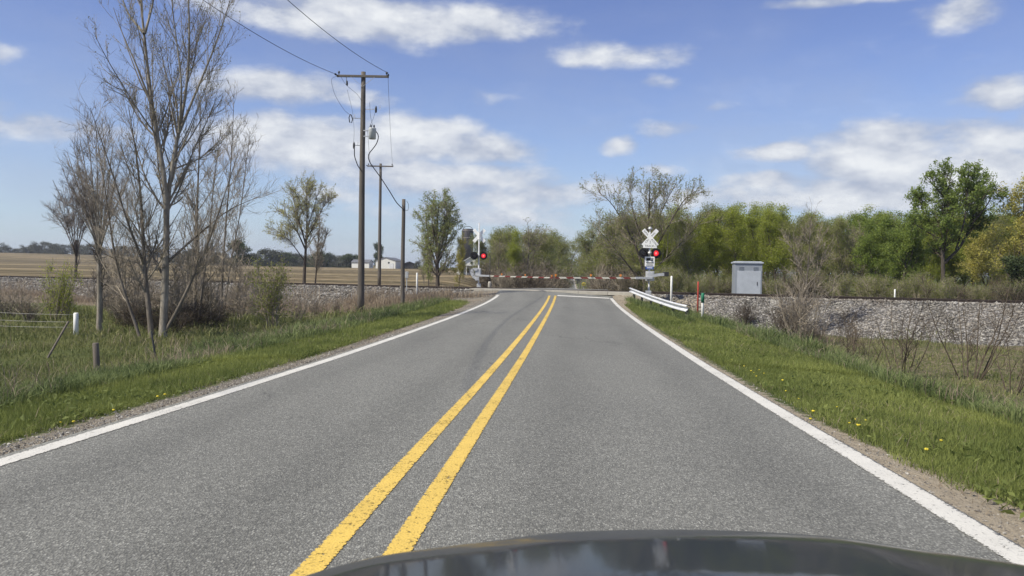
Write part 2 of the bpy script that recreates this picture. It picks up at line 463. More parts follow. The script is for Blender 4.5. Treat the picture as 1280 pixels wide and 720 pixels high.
def spawn(rng, par, count, f0, f1, ang, angj, L, Lj, rr, n, wig, up, fall=.5, tip=.25, rmin=.002):
    """`count` children on the parent branches, chosen by parent length"""
    Pp, Rp = par; B, N, _ = Pp.shape
    ln = np.linalg.norm(np.diff(Pp, axis=1), axis=2).sum(1)
    b = rng.choice(B, count, p=ln / ln.sum()); f = rng.uniform(f0, f1, count)
    x = f * (N - 1); i = np.minimum(x.astype(int), N - 2); w = (x - i)[:, None]
    O = Pp[b, i] * (1 - w) + Pp[b, i + 1] * w
    T = unit(Pp[b, i + 1] - Pp[b, i]); r = Rp[b, i] * (1 - w[:, 0]) + Rp[b, i + 1] * w[:, 0]
    q = unit(np.cross(T, unit(rng.normal(0, 1, (count, 3)))))
    a = np.radians(rng.normal(ang, angj, count))[:, None]
    D = T * np.cos(a) + q * np.sin(a)
    sc = (ln[b] / ln.mean()) ** .5
    Ls = L * sc * (1 - fall * (f - f0) / max(f1 - f0, 1e-6)) * rng.uniform(1 - Lj, 1 + Lj, count)
    return grow(rng, O, D, np.maximum(Ls, .03), np.maximum(r * rr, rmin), n, wig, up, tip)

def tubes(sets):
    """sets: list of (P, R, sides) -> verts, quads"""
    VV, QQ, b0 = [], [], 0
    for Pp, Rp, k in sets:
        B, N, _ = Pp.shape
        if not B: continue
        T = np.gradient(Pp, axis=1); T = unit(T)
        ref = np.where(np.abs(T[:, :1, 2:3]) < .9, np.array([0, 0, 1.]), np.array([1., 0, 0]))
        U = unit(np.cross(T, ref)); W = np.cross(T, U)
        an = np.arange(k) * 2 * np.pi / k
        V = Pp[:, :, None] + Rp[:, :, None, None] * (U[:, :, None] * np.cos(an)[None, None, :, None] + W[:, :, None] * np.sin(an)[None, None, :, None])
        idx = np.arange(B * N * k).reshape(B, N, k) + b0
        a = idx[:, :-1]; c = idx[:, 1:]
        Q = np.stack([a, np.roll(a, -1, 2), np.roll(c, -1, 2), c], -1).reshape(-1, 4)
        VV.append(V.reshape(-1, 3)); QQ.append(Q); b0 += B * N * k
    return np.concatenate(VV), np.concatenate(QQ)

def leaves(rng, Pts, size, jit, flat=.0, asp=.62):
    """one small folded leaf-shaped quad at each point"""
    n = len(Pts)
    c = Pts + rng.normal(0, jit, (n, 3))
    nrm = unit(rng.normal(0, 1, (n, 3)) + np.array([0, 0, flat]))
    u = unit(np.cross(nrm, rng.normal(0, 1, (n, 3)))); w = np.cross(nrm, u)
    s = (size * rng.uniform(.6, 1.3, n))[:, None]
    V = np.stack([c - u * s * .5, c + w * s * .5 * asp + nrm * s * .06, c + u * s * .5, c - w * s * .5 * asp + nrm * s * .06], 1).reshape(-1, 3)
    Q = np.arange(n * 4).reshape(n, 4)
    return V, Q, np.repeat(rng.uniform(0, 1, n), 4)

def along(rng, br, n, f0=.2, f1=1.0):
    Pp = br[0]; B, N, _ = Pp.shape
    b = rng.integers(0, B, n); x = rng.uniform(f0, f1, n) * (N - 1); i = np.minimum(x.astype(int), N - 2); w = (x - i)[:, None]
    return Pp[b, i] * (1 - w) + Pp[b, i + 1] * w

def plant_parts(base, wood, twigs, leafset, wood_mat, twig_mat, leaf_mat, tn='trunk', cn='crown'):
    """two meshes relative to base: trunk (wood) and crown (twigs + leaves)"""
    out = []
    V, Q = tubes(wood)
    out.append((tn, npmesh(tn, V - base, [Q], [wood_mat], smooth=True)))
    Vs, Qs, mi, rn, mats, b0 = [], [], [], [], [], 0
    if twigs:
        V, Q = tubes(twigs); Vs.append(V); Qs.append(Q); mi.append(0); mats.append(twig_mat); rn.append(np.full(len(V), .5)); b0 = len(V)
    if leafset:
        V, Q, r = leafset; Vs.append(V); Qs.append(Q + b0); mi.append(len(mats)); mats.append(leaf_mat); rn.append(r)
    out.append((cn, npmesh(cn, np.concatenate(Vs) - base, Qs, mats, mi, {'rnd': ('FLOAT', np.concatenate(rn))})))
    return out

def set_plant(name, base, parts, label, cat, group=None, rz=0):
    o = empty(name, base, rz, label, cat, group)
    for n, me in parts: link(n, me, o)
    return o

def auto_tree(seed, H, spread, r0, trunk_f=.3, nmain=6, n1=30, n2=220, n3=900, nleaf=2500, leaf=.14, jit=.12, ang=35, up1=.12, up2=.05, lean=0., stems=1,
              wood='bark_grey', twig='twigs', leafm='leaf_green', f_low=.25, tall=1.0):
    """a generic tree at the origin, grown from one or more stems"""
    g = np.random.default_rng(seed)
    st = []
    for k in range(stems):
        a = g.uniform(0, 6.28); sp = lean if stems == 1 else lean + .16
        d = np.array([math.cos(a) * sp, math.sin(a) * sp, 1.]); b = np.array([math.cos(a), math.sin(a), 0]) * (0 if stems == 1 else r0 * 1.2)
        hh = H * (.92 if stems == 1 else g.uniform(.65, .95))
        Pn, Rn = grow(g, (b - [0, 0, .15])[None], d[None], np.array([hh]), np.array([r0 * (1 if k == 0 else .75)]), 11, .055, .05, .14)
        st.append((Pn, Rn))
    S0 = (np.concatenate([a for a, _ in st]), np.concatenate([b for _, b in st]))
    S0[1][:, 0] *= 1.35
    A = spawn(g, S0, nmain * stems, trunk_f, .95, ang, 9, spread * .95, .25, .55, 9, .07, up1, .55, .22)
    B1 = (np.concatenate([A[0], ]), A[1])
    Bx = spawn(g, A, n1, .2, 1, 42, 12, spread * .42, .35, .6, 6, .09, up2, .4, .25)
    B0 = spawn(g, S0, max(3, n1 // 4), f_low, .98, 48, 10, spread * .45, .35, .3, 6, .09, up2, .5, .25)
    Bm = (np.concatenate([Bx[0], B0[0]]), np.concatenate([Bx[1], B0[1]]))
    Cc = spawn(g, Bm, n2, .15, 1, 42, 14, spread * .22, .4, .6, 4, .10, up2, .4, .35, .006)
    D = spawn(g, Cc, n3, .1, 1, 40, 14, spread * .11, .4, .65, 3, .10, up2, .3, .5, .004)
    lf = None
    if nleaf:
        pts = np.concatenate([along(g, D, int(nleaf * .7)), along(g, Cc, nleaf - int(nleaf * .7))])
        lf = leaves(g, pts, leaf, jit)
    return plant_parts(np.zeros(3), [(*S0, 8), (*A, 6)], [(*Bm, 4), (*Cc, 3), (*D, 3)], lf, M[wood], M[twig], M[leafm])

def bush(seed, H, spread, nst=14, n1=60, n2=260, nleaf=0, leaf=.06, jit=.05, r0=.022, wood='twigs', twig='twigs', leafm='leaf_green', up=.08, sp=.5, ang=38, one=False):
    g = np.random.default_rng(seed)
    a = g.uniform(0, 6.28, nst); k = g.uniform(.1, 1, nst) * sp
    D = np.stack([np.cos(a) * k, np.sin(a) * k, np.ones(nst)], 1)
    O = np.stack([np.cos(a) * k * spread * .25, np.sin(a) * k * spread * .25, np.full(nst, -.05)], 1)
    S0 = grow(g, O, D, H * g.uniform(.6, 1.1, nst), r0 * g.uniform(.6, 1.2, nst), 8, .06, up, .3)
    A = spawn(g, S0, n1, .12, .95, ang, 12, spread * .55, .4, .6, 5, .09, up, .5, .3)
    B = spawn(g, A, int(n2 * 1.6), .1, 1, 42, 14, spread * .28, .4, .65, 3, .1, up, .4, .45, .0055)
    lf = leaves(g, np.concatenate([along(g, B, int(nleaf * .7)), along(g, A, nleaf - int(nleaf * .7))]), leaf, jit) if nleaf else None
    if one:
        V, Q = tubes([(*S0, 5), (*A, 4), (*B, 3)]); return [('branches', npmesh('branches', V, [Q], [M[twig]]))]
    return plant_parts(np.zeros(3), [(*S0, 5)], [(*A, 4), (*B, 3)], lf, M[wood], M[twig], M[leafm], 'stems', 'twigs' if not nleaf else 'foliage')

def blades(rng, X, Y, Z, h, w, lean=.35, seg=1):
    """grass blades standing on points"""
    n = len(X)
    a = rng.uniform(0, 6.283, n); b = rng.uniform(0, 6.283, n); k = np.abs(rng.normal(0, lean, n)) * h
    base = np.stack([X, Y, Z - .01], 1)
    u = np.stack([np.cos(a), np.sin(a), np.zeros(n)], 1) * (w / 2)[:, None]
    ld = np.stack([np.cos(b), np.sin(b), np.zeros(n)], 1) * k[:, None]
    up = np.array([0, 0, 1.])[None] * h[:, None]
    r = rng.uniform(0, 1, n)
    if seg == 1:
        V = np.stack([base - u, base + u, base + up + ld], 1).reshape(-1, 3)
        return V, [np.arange(n * 3).reshape(n, 3)], np.repeat(r, 3)
    m = base + up * .6 + ld * .35
    V = np.stack([base - u, base + u, m + u * .75, m - u * .75, base + up * .93 + ld * 1.15], 1).reshape(-1, 3)
    i = np.arange(n)[:, None] * 5
    return V, [i + np.array([[0, 1, 2, 3]]), i + np.array([[3, 2, 4]])], np.repeat(r, 5)

def stuff(name, V, polys, mat, rnd):
    me = npmesh(name, V, polys, [mat], [0] * len(polys), {'rnd': ('FLOAT', rnd)})
    return tag(link(name, me), kind='stuff')

exec_sections = []
# ------------------------------------------------------------------ camera, light, sky
cam = bpy.data.cameras.new('camera'); co = bpy.data.objects.new('camera', cam); C.objects.link(co)
cam.sensor_width = 36; cam.lens = F / 1280 * 36; cam.clip_start = .05; cam.clip_end = 20000
cam.dof.use_dof = True; cam.dof.focus_distance = 30; cam.dof.aperture_fstop = 9
fw = Vector((0, CP, -SP)); up0 = Vector((0, SP, CP)); rt0 = Vector((1, 0, 0))
upv = up0 * math.cos(ROLL) - rt0 * math.sin(ROLL); rtv = rt0 * math.cos(ROLL) + up0 * math.sin(ROLL)
mw = Matrix((rtv, upv, -fw)).transposed().to_4x4(); mw.translation = (0, 0, EYE)
co.matrix_world = mw
S.camera = co

SUN_EL = R(49); SUN_AZ = math.atan2(-.87, -.49)
tosun = Vector((math.sin(SUN_AZ) * math.cos(SUN_EL), math.cos(SUN_AZ) * math.cos(SUN_EL), math.sin(SUN_EL)))
ld = bpy.data.lights.new('sun', 'SUN'); ld.energy = 4.1; ld.angle = R(.6); ld.color = (1, .935, .79)
lo = bpy.data.objects.new('sun', ld); C.objects.link(lo)
lo.rotation_euler = (-tosun).to_track_quat('-Z', 'Y').to_euler(); lo.location = (-20, -10, 40)

W = bpy.data.worlds.new('World'); S.world = W; W.use_nodes = True
wt = NT.__new__(NT); wt.t = W.node_tree; wt.t.nodes.clear()
wout = wt.n('ShaderNodeOutputWorld'); bg = wt.n('ShaderNodeBackground'); bg.inputs[1].default_value = .1
sk = wt.n('ShaderNodeTexSky', sky_type='NISHITA'); sk.sun_disc = False; sk.sun_elevation = SUN_EL; sk.sun_rotation = SUN_AZ
sk.altitude = 200; sk.air_density = 1.0; sk.dust_density = .6; sk.ozone_density = 2.2
hs = wt.n('ShaderNodeHueSaturation'); hs.inputs['Hue'].default_value = .522; hs.inputs['Saturation'].default_value = 1.10; hs.inputs['Value'].default_value = .96
wt.l(sk.outputs[0], hs.inputs['Color'])
gen = wt.coord(kind='Generated')
sx = wt.n('ShaderNodeSeparateXYZ'); wt.l(gen, sx.inputs[0])
az = wt.math('ARCTAN2', sx.outputs[0], sx.outputs[1]); el = wt.math('ARCSINE', sx.outputs[2])
cx = wt.n('ShaderNodeCombineXYZ'); wt.l(az, cx.inputs[0]); wt.l(el, cx.inputs[1])
# clouds: soft banks at their bearings and heights, broken up by noise
BANKS = [(480, 24, 230, 30, .92), (610, 38, 75, 17, .6), (400, -10, 120, 34, .8), (345, 108, 105, 24, .95), (440, 122, 70, 14, .6), (285, 95, 40, 14, .5),
         (340, 168, 75, 28, .95), (400, 186, 140, 36, 1.05), (520, 174, 100, 32, 1.02), (600, 188, 80, 24, .9), (560, 226, 170, 24, .85), (650, 245, 130, 24, .8), (470, 213, 110, 22, .75), (600, 268, 150, 18, .6), (420, 240, 90, 14, .45),
         (50, 158, 60, 17, .75), (100, 163, 55, 14, .6), (6, 60, 24, 13, .55), (775, 66, 92, 18, .62), (722, 72, 40, 12, .5), (600, 125, 70, 14, .28), (823, 100, 30, 10, .45), (848, 160, 62, 16, .5), (768, 184, 26, 13, .55), (900, 135, 32, 10, .3),
         (975, 193, 58, 15, .8), (965, 228, 90, 15, .75), (965, 250, 60, 12, .8), (1090, 205, 85, 46, .98), (1160, 172, 150, 28, .85), (1200, 215, 130, 42, .98), (1110, 240, 150, 32, 1.0), (1250, 180, 90, 30, .8),
         (1258, 115, 55, 24, .8), (1200, 14, 55, 18, .62), (1060, 0, 110, 9, .8), (830, 215, 40, 12, .5), (900, 245, 150, 20, .6), (740, 240, 80, 18, .5), (150, 225, 60, 12, .3), (700, 280, 250, 22, .35), (-80, 140, 90, 30, .8), (1400, 150, 120, 60, .8), (1420, 20, 60, 20, .6)]
den = None
warp = wt.n('ShaderNodeTexNoise'); warp.inputs['Scale'].default_value = 9; warp.inputs['Detail'].default_value = 3; wt.l(cx.outputs[0], warp.inputs['Vector'])
wv = wt.n('ShaderNodeVectorMath', operation='MULTIPLY_ADD'); wt.l(warp.outputs['Color'], wv.inputs[0]); wv.inputs[1].default_value = (.07, .03, 0); wv.inputs[2].default_value = (-.035, -.015, 0)
wa = wt.n('ShaderNodeVectorMath', operation='ADD'); wt.l(wv.outputs[0], wa.inputs[0]); wt.l(cx.outputs[0], wa.inputs[1])
for (bx, by, rx, ry, k) in BANKS:
    k = k * 1.22 if k < .7 else k * 1.03; rx *= 1.08; ry *= 1.12
    d = ray(bx, by); a0 = math.atan2(d[0], d[1]); e0 = math.asin(d[2] / np.linalg.norm(d))
    sub = wt.n('ShaderNodeVectorMath', operation='SUBTRACT'); wt.l(wa.outputs[0], sub.inputs[0]); sub.inputs[1].default_value = (a0, e0, 0)
    mul = wt.n('ShaderNodeVectorMath', operation='MULTIPLY'); wt.l(sub.outputs[0], mul.inputs[0]); mul.inputs[1].default_value = (1000 / rx, 1000 / ry, 0)
    ln = wt.n('ShaderNodeVectorMath', operation='LENGTH'); wt.l(mul.outputs[0], ln.inputs[0])
    m = wt.mr(ln.outputs['Value'], 0.15, 1.45, k, 0, True)
    den = m if den is None else wt.math('SMOOTH_MAX', den, m, .12)
# banks all round the rest of the sky, so that the light is the same from every side
rn = wt.n('ShaderNodeTexNoise'); rn.inputs['Scale'].default_value = 3.2; rn.inputs['Detail'].default_value = 4; wt.l(wt.n('ShaderNodeVectorMath', operation='MULTIPLY').outputs[0], rn.inputs['Vector'])
q = rn.inputs['Vector'].links[0].from_node; wt.l(cx.outputs[0], q.inputs[0]); q.inputs[1].default_value = (1, 2.6, 1)
side = wt.mr(wt.math('ABSOLUTE', az), .75, 1.0)
den = wt.math('MAXIMUM', den, wt.math('MULTIPLY', wt.mr(rn.outputs[0], .46, .66, 0, .9), side))
def cloudnoise(off, sc=1.):
    v = wt.n('ShaderNodeVectorMath', operation='MULTIPLY_ADD'); wt.l(cx.outputs[0], v.inputs[0]); v.inputs[1].default_value = (11 * sc, 22 * sc, 1); v.inputs[2].default_value = off
    nn = wt.n('ShaderNodeTexNoise'); nn.inputs['Scale'].default_value = 1; nn.inputs['Detail'].default_value = 6; nn.inputs['Roughness'].default_value = .58; wt.l(v.outputs[0], nn.inputs['Vector'])
    return nn.outputs[0]
n1 = cloudnoise((0, 0, 0)); n2 = cloudnoise((-.1, .55, 0)); n3 = cloudnoise((3, 1, 4), .5)
dn = wt.math('ADD', den, wt.math('MULTIPLY', wt.math('SUBTRACT', n1, .5), 1.5))
cov = wt.mr(dn, .14, .86, 0, 1, True)
cov = wt.math('MULTIPLY', cov, wt.mr(den, .02, .22))
veil = wt.mr(cloudnoise((7, 2, 0), .42), .40, .72, 0, .42)
veil = wt.math('MULTIPLY', veil, wt.mr(el, .0, .38, 1, .25))
cov = wt.math('MAXIMUM', wt.math('MULTIPLY', cov, .95), veil)
lit = wt.mr(wt.math('ADD', wt.math('MULTIPLY', wt.math('SUBTRACT', n1, n2), 1.6), wt.math('MULTIPLY', dn, .55)), .10, .88)
thin = wt.mr(n3, .35, .65)
ccol = wt.mix(lit, (3.2, 3.55, 4.4), (6.3, 6.45, 6.6))
# low haze towards the horizon
hz = wt.math('POWER', wt.mr(el, 0, .30, 1, 0), 1.6)
skyc = wt.mix(wt.math('MULTIPLY', hz, .55), hs.outputs[0], (2.45, 3.35, 5.7))
wt.l(wt.mix(cov, skyc, ccol), bg.inputs[0]); wt.l(bg.outputs[0], wout.inputs[0])

S.view_settings.view_transform = 'Standard'; S.view_settings.look = 'None'; S.view_settings.gamma = 1
S.view_settings.exposure = 0.5
S.cycles.max_bounces = 6; S.cycles.transparent_max_bounces = 12; S.cycles.diffuse_bounces = 3; S.cycles.glossy_bounces = 3
S.cycles.use_denoising = True
S.render.use_persistent_data = False

# ------------------------------------------------------------------ ground sheet
def cat(*a): return np.unique(np.round(np.concatenate(a), 3))
gx = cat(np.linspace(-4500, -500, 11), np.arange(-500, -60, 14), np.arange(-60, -15, 1.), np.arange(-15, 19, .3), np.arange(19, 60, .8), np.arange(60, 300, 10), np.linspace(300, 4500, 12))
gy = cat(np.arange(-80, -6, 4.), np.arange(-6, 70, .4), np.arange(70, 140, 2.), np.arange(140, 1000, 15.), np.linspace(1000, 7000, 20))
GX, GY = np.meshgrid(gx, gy)
GZ = gz(GX, GY)
bump_ = .035 * np.sin(GX * 2.3 + 3 * np.sin(GY * .9)) * np.sin(GY * 2.1 + 2 * np.sin(GX * 1.3))
es = np.abs(sd(GX, GY)) - HW
GZ = GZ + bump_ * sstep(es, .6, 3) * (np.abs(pd(GX, GY)) > 2)
ny, nx = GX.shape
ii = np.arange(nx * ny).reshape(ny, nx)
Q = np.stack([ii[:-1, :-1], ii[:-1, 1:], ii[1:, 1:], ii[1:, :-1]], -1).reshape(-1, 4)
s_, p_ = sd(GX, GY), pd(GX, GY)
wl = np.interp(GY, [0, 20, 30, 44, 47, 70], [.42, .5, .7, 1.2, 3.2, .6]); wr = np.interp(GY, [0, 4.5, 6.5, 9, 30, 42, 46, 70], [.75, .7, .42, .16, .14, .4, 1.8, .6])
sho = 1 - sstep(es, np.where(s_ < 0, wl, wr) - .25, np.where(s_ < 0, wl, wr) + .25)
sho = np.maximum(sho, (1 - sstep(np.abs(p_), 3.5, 6)) * (1 - sstep(np.abs(s_), 7, 10)))
tr_ = 0.03 - np.maximum(np.abs(p_) - 2.1, 0) * 0.52
bal = (1 - sstep(GZ - tr_, .02, .25)) * (1 - sstep(np.abs(p_), 6.5, 8))
fld = sstep(p_, 5, 8) * np.where(s_ < 0, 1 - (1 - sstep(np.abs(s_), 6, 9)), 0)
lit_ = np.clip(np.where(s_ < 0, sstep(p_, -17, -9) * (1 - sstep(p_, 2, 6)) * .85 + .12 * (es > 3), sstep(es, 3.5, 5.5) * .5), 0, 1)
lit_ = np.where((s_ >= 0) & (p_ > 3), sstep(es, 3, 6) * .3, lit_)
lit_ = np.where((p_ < 0) & (s_ < 0), lit_ * sstep(es, 2.8, 5), lit_)
zone = np.stack([sho, bal, fld, lit_], -1)
me = npmesh('ground', np.stack([GX, GY, GZ], -1).reshape(-1, 3), [Q], [M['ground']], [0], {'zone': ('FLOAT_COLOR', zone.reshape(-1, 4)), 'sd': ('FLOAT', s_)}, True)
tag(link('ground', me), kind='structure')

# ------------------------------------------------------------------ road and its markings
ry = cat(np.arange(-24, 62, .4), np.arange(62, 200, 3.), np.arange(200, 1300, 12.))
def strip(name, svals, uvals, y, mat, lift, kind='structure', skirt=0., skew=0., z=None):
    sv = np.asarray(svals, float); n = len(sv)
    Y = np.asarray(y, float)[:, None] + skew * sv[None]
    X = xc(Y) + sv[None] / CO
    Z = roadz(sv[None], Y) + lift
    s2 = np.broadcast_to(sv[None], Y.shape)
    if skirt: Z = Z - skirt * (np.abs(s2) > HW + .01)
    i = np.arange(Y.size).reshape(Y.shape)
    Q = np.stack([i[:-1, :-1], i[:-1, 1:], i[1:, 1:], i[1:, :-1]], -1).reshape(-1, 4)
    a = {'sd': ('FLOAT', s2), 'u': ('FLOAT', np.broadcast_to(np.asarray(uvals, float)[None], Y.shape))}
    return tag(link(name, npmesh(name, np.stack([X, Y, Z], -1).reshape(-1, 3), [Q], [mat], [0], a, True)), kind=kind)
sv = [-HW - .05, -HW] + list(np.linspace(-3.35, 3.35, 9)) + [HW, HW + .05]
strip('road', sv, [0] * len(sv), ry, M['asphalt'], 0, skirt=.12)
def line(name, s0, w, y0, y1, mat):
    y = ry[(ry > y0) & (ry < y1)]; y = np.r_[y0, y, y1]
    return strip(name, [s0 - w / 2, s0, s0 + w / 2], [-1, 0, 1], y, mat, .005)
line('white_edge_line', -3.32, .19, -24, 47.9, M['white_paint'])
line('white_edge_line', 3.38, .20, -24, 46.75, M['white_paint'])
line('yellow_center_line', -.25, .135, -24, 47.4, M['yellow_paint'])
line('yellow_center_line', .11, .135, -24, 47.4, M['yellow_paint'])
for s0 in (-3.32, 3.38): line('white_edge_line', s0, .2, 62, 1200, M['white_paint'])
line('yellow_center_line', -.07, .3, 62, 1200, M['yellow_paint'])
strip('stop_line', np.linspace(.22, 3.26, 12), [0] * 12, np.linspace(47.35, 47.95, 4), M['white_paint'], .006, skew=-.26)

# crossing surface between and beside the rails
tv = np.array([.925, -.379]); nv = np.array([.379, .925])
X0 = 2.8; Y0 = (48.9 - .379 * X0) / .925
def tk(a, p): return X0 + tv[0] * a + nv[0] * p, Y0 + tv[1] * a + nv[1] * p
m = MB()
for (p0, p1) in ((-2.0, -.80), (-.64, .64), (.80, 2.0)):
    for k in range(6):
        a0, a1 = -5.2 + k * 1.85, -5.2 + (k + 1) * 1.85 - .02
        o = [tk(a0, p0), tk(a1, p0), tk(a1, p1), tk(a0, p1)]
        m.prism(o, lambda u, v: (u, v, .0), lambda u, v: (u, v, .192))
tag(m.build('crossing_panels', M['concrete']), kind='structure')

# ------------------------------------------------------------------ railway track
trk = empty('railway_track', (X0, Y0, 0), 0, 'single railway track on grey ballast crossing the road at an angle', 'railway track')
prof = [(-.065, 0), (.065, 0), (.065, .012), (.012, .03), (.012, .12), (.036, .13), (.036, .165), (-.036, .165), (-.012 - .024, .13), (-.012, .12), (-.012, .03), (-.065, .012)]
for c in (-.72, .72):
    m = MB()
    A, B = -150, 75
    m.prism(prof, lambda u, v: (tv[0] * A + nv[0] * (c + u), tv[1] * A + nv[1] * (c + u), .06 + v), lambda u, v: (tv[0] * B + nv[0] * (c + u), tv[1] * B + nv[1] * (c + u), .06 + v))
    m.build('rail', M['rail'], trk)
sl = None
ang = math.atan2(tv[1], tv[0])
ks = [k for k in range(-70, 42) if abs(k * .75 - 0) > 5.5][:112]
for k in ks[:100]:
    if sl is None:
        m = MB(); m.box((0, 0, 0), (.23, 2.6, .16)); sl = m.build('sleeper', M['sleeper'], trk, bevel=.012); o = sl
    else:
        o = sl.copy(); C.objects.link(o); o.parent = trk
    o.location = (tv[0] * k * .75, tv[1] * k * .75, -.02); o.rotation_euler = (0, 0, ang)

# ballast stones
def stones(name, X, Y, Z, size, mat, rng):
    n = len(X)
    ico = np.array([(0, 0, 1), (.9, 0, .3), (.28, .85, .3), (-.73, .53, .3), (-.73, -.53, .3), (.28, -.85, .3), (.73, .53, -.45), (-.28, .85, -.45), (-.9, 0, -.45), (-.28, -.85, -.45), (.73, -.53, -.45)])
    T = np.array([(0, 1, 2), (0, 2, 3), (0, 3, 4), (0, 4, 5), (0, 5, 1), (1, 6, 2), (2, 7, 3), (3, 8, 4), (4, 9, 5), (5, 10, 1), (2, 6, 7), (3, 7, 8), (4, 8, 9), (5, 9, 10), (1, 10, 6)])
    a = rng.uniform(0, 6.283, n); ca, sa = np.cos(a), np.sin(a)
    V = ico[None] * rng.uniform(.55, 1.25, (n, 11, 1)) * rng.uniform(.6, 1.25, (n, 1, 3)) * np.array([1, 1, .8])
    x = V[..., 0] * ca[:, None] - V[..., 1] * sa[:, None]; y = V[..., 0] * sa[:, None] + V[..., 1] * ca[:, None]
    V = np.stack([x, y, V[..., 2]], -1) * (size / 2)[:, None, None] + np.stack([X, Y, Z], 1)[:, None]
    F_ = (T[None] + (np.arange(n) * 11)[:, None, None]).reshape(-1, 3)
    return stuff(name, V.reshape(-1, 3), [F_], mat, np.repeat(rng.uniform(0, 1, n), 11))
g = np.random.default_rng(5)
XX, YY, SZ = [], [], []
for (n, a0, a1, pa, pb, s0) in ((24000, 2, 36, -6.8, -.9, .10), (17000, -72, -4.5, -5.2, -.9, .13), (3500, 5, 36, .9, 4, .11), (3500, -60, -5, .9, 3.2, .12)):
    a = g.uniform(a0, a1, n); p = g.uniform(pa, pb, n); x, y = tk(a, p)
    XX.append(x); YY.append(y); SZ.append(s0 * g.lognormal(0, .32, n))
XX, YY, SZ = map(np.concatenate, (XX, YY, SZ))
ZZ = gz(XX, YY); tr_ = .03 - np.maximum(np.abs(pd(XX, YY)) - 2.1, 0) * .52
k = (np.abs(ZZ - tr_) < .06) & (np.abs(sd(XX, YY)) > 5.2)
stones('ballast', XX[k], YY[k], ZZ[k] + SZ[k] * .12 + np.where(np.abs(pd(XX[k], YY[k])) < 2.1, .02, 0), SZ[k], M['stone'], g)
# loose stones along the road shoulders
n = 16000
y = 3 + 45 * g.uniform(0, 1, n) ** 1.6; left = g.uniform(0, 1, n) < .75
e = np.abs(g.normal(0, .28, n)) + .03; s = np.where(left, -HW - e, HW + e * .8)
x = xc(y) + s / CO
stones('shoulder_gravel', x, y, gz(x, y) + .002, np.clip(g.lognormal(-4.0, .42, n), .006, .05) * np.where(left, 1, .7), M['stone'], g)

# ------------------------------------------------------------------ grass
def field(n, s0, s1, y0, y1, pw=1.8, sp=1.0):
    y = y0 + (y1 - y0) * g.uniform(0, 1, n) ** pw
    s = s0 + (s1 - s0) * g.uniform(0, 1, n) ** sp
    return xc(y) + s / CO, y, s
def patch(x, y, sc, ph=0.):
    return .5 + .25 * (np.sin(x * sc + ph + 2 * np.sin(y * sc * .7)) + np.sin(y * sc * 1.3 + ph * 2 + 1.5 * np.sin(x * sc * .9)))
def put(name, lst, mat):
    VV, PP, RR, b = [], {}, [], 0
    for V, polys, r in lst:
        VV.append(V); RR.append(r)
        for q in polys: PP.setdefault(q.shape[1], []).append(q + b)
        b += len(V)
    return stuff(name, np.concatenate(VV), [np.concatenate(v) for v in PP.values()], mat, np.concatenate(RR))
lst = []
# mown verge, right then left
for (n, s0, s1, y0, y1, hh, ww) in ((150000, 3.75, 7.0, 4, 20, .065, .007), (110000, 3.8, 7.4, 15, 47, .075, .014), (120000, -6.3, -4.05, 5, 20, .075, .007), (90000, -6.6, -4.1, 15, 45, .085, .014)):
    x, y, s = field(n, s0, s1, y0, y1)
    e = np.abs(s) - HW; wd = np.where(s > 0, np.interp(y, [0, 4.5, 6.5, 9, 30, 42, 46], [.66, .62, .36, .12, .1, .3, 1.2]), np.interp(y, [0, 20, 30, 42, 47], [.34, .42, .6, 1.0, 2.2]))
    k = (e > wd * (.55 + .9 * patch(x, y, 2.1) * patch(x, y, 5.3, 1)) + np.abs(g.normal(0, .13, n))) & (pd(x, y) < -2.4)
    x, y = x[k], y[k]
    V, pl, r = blades(g, x, y, gz(x, y), hh * g.lognormal(0, .35, len(x)), ww * g.uniform(.7, 1.4, len(x)), .6)
    ss = np.abs(s[k]) - HW
    pp = np.repeat(.45 * patch(x, y, 1.1, 3) * patch(x, y, .37, 1) + .35 * patch(x, y, 3.1, 2) + .45 * sstep(ss, .9, 2.0) * (1 - sstep(ss, 2.6, 3.4)) * patch(x, y, .5, 6) - .12, 3); lst.append((V, pl, np.clip(r ** 1.6 * .75 + pp * .8, 0, 1)))
for (n, s0, s1, y0, y1) in ((9000, 3.8, 7.0, 4, 30), (9000, -6.4, -4.0, 5, 32)):
    x, y, s = field(n, s0, s1, y0, y1); k = patch(x, y, 2.4, 4) * patch(x, y, .9, 7) > g.uniform(.12, .6, n); x, y = x[k], y[k]
    V, Q_, r = leaves(g, np.stack([x, y, gz(x, y) + .05], 1), .085, .02, 1.2, .4); lst.append((V, [Q_], r * .45))
put('mown_grass', lst, M['lawn'])
lst = []
for (n, s0, s1, y0, y1, hh, ww) in ((60000, -7.7, -5.7, 6, 26, .17, .011), (34000, -9.0, -5.9, 20, 46, .26, .02), (44000, 6.4, 9.2, 7, 26, .22, .012), (20000, 6.9, 9.3, 20, 42, .32, .022)):
    x, y, s = field(n, s0, s1, y0, y1, 1.5)
    k = (pd(x, y) < -3.0) & (g.uniform(0, 1, n) < .35 + .8 * patch(x, y, 1.7, 2)); x, y = x[k], y[k]
    lst.append(blades(g, x, y, gz(x, y), hh * (.5 + patch(x, y, 1.3, 5)) * g.lognormal(0, .25, len(x)), ww * g.uniform(.7, 1.5, len(x)), .5, 2))
ga_, gb_ = P(788, 361.5, 45.5), P(856, 386, 31.5)
f = g.uniform(-.05, 1.08, 3600); x = ga_[0] + (gb_[0] - ga_[0]) * f + g.normal(.02, .10, 3600); y = ga_[1] + (gb_[1] - ga_[1]) * f
lst.append(blades(g, x, y, gz(x, y), .24 * g.lognormal(0, .3, 3600), .018 * g.uniform(.7, 1.4, 3600), .4, 2))
put('tall_grass', lst, M['tall'])
lst = []
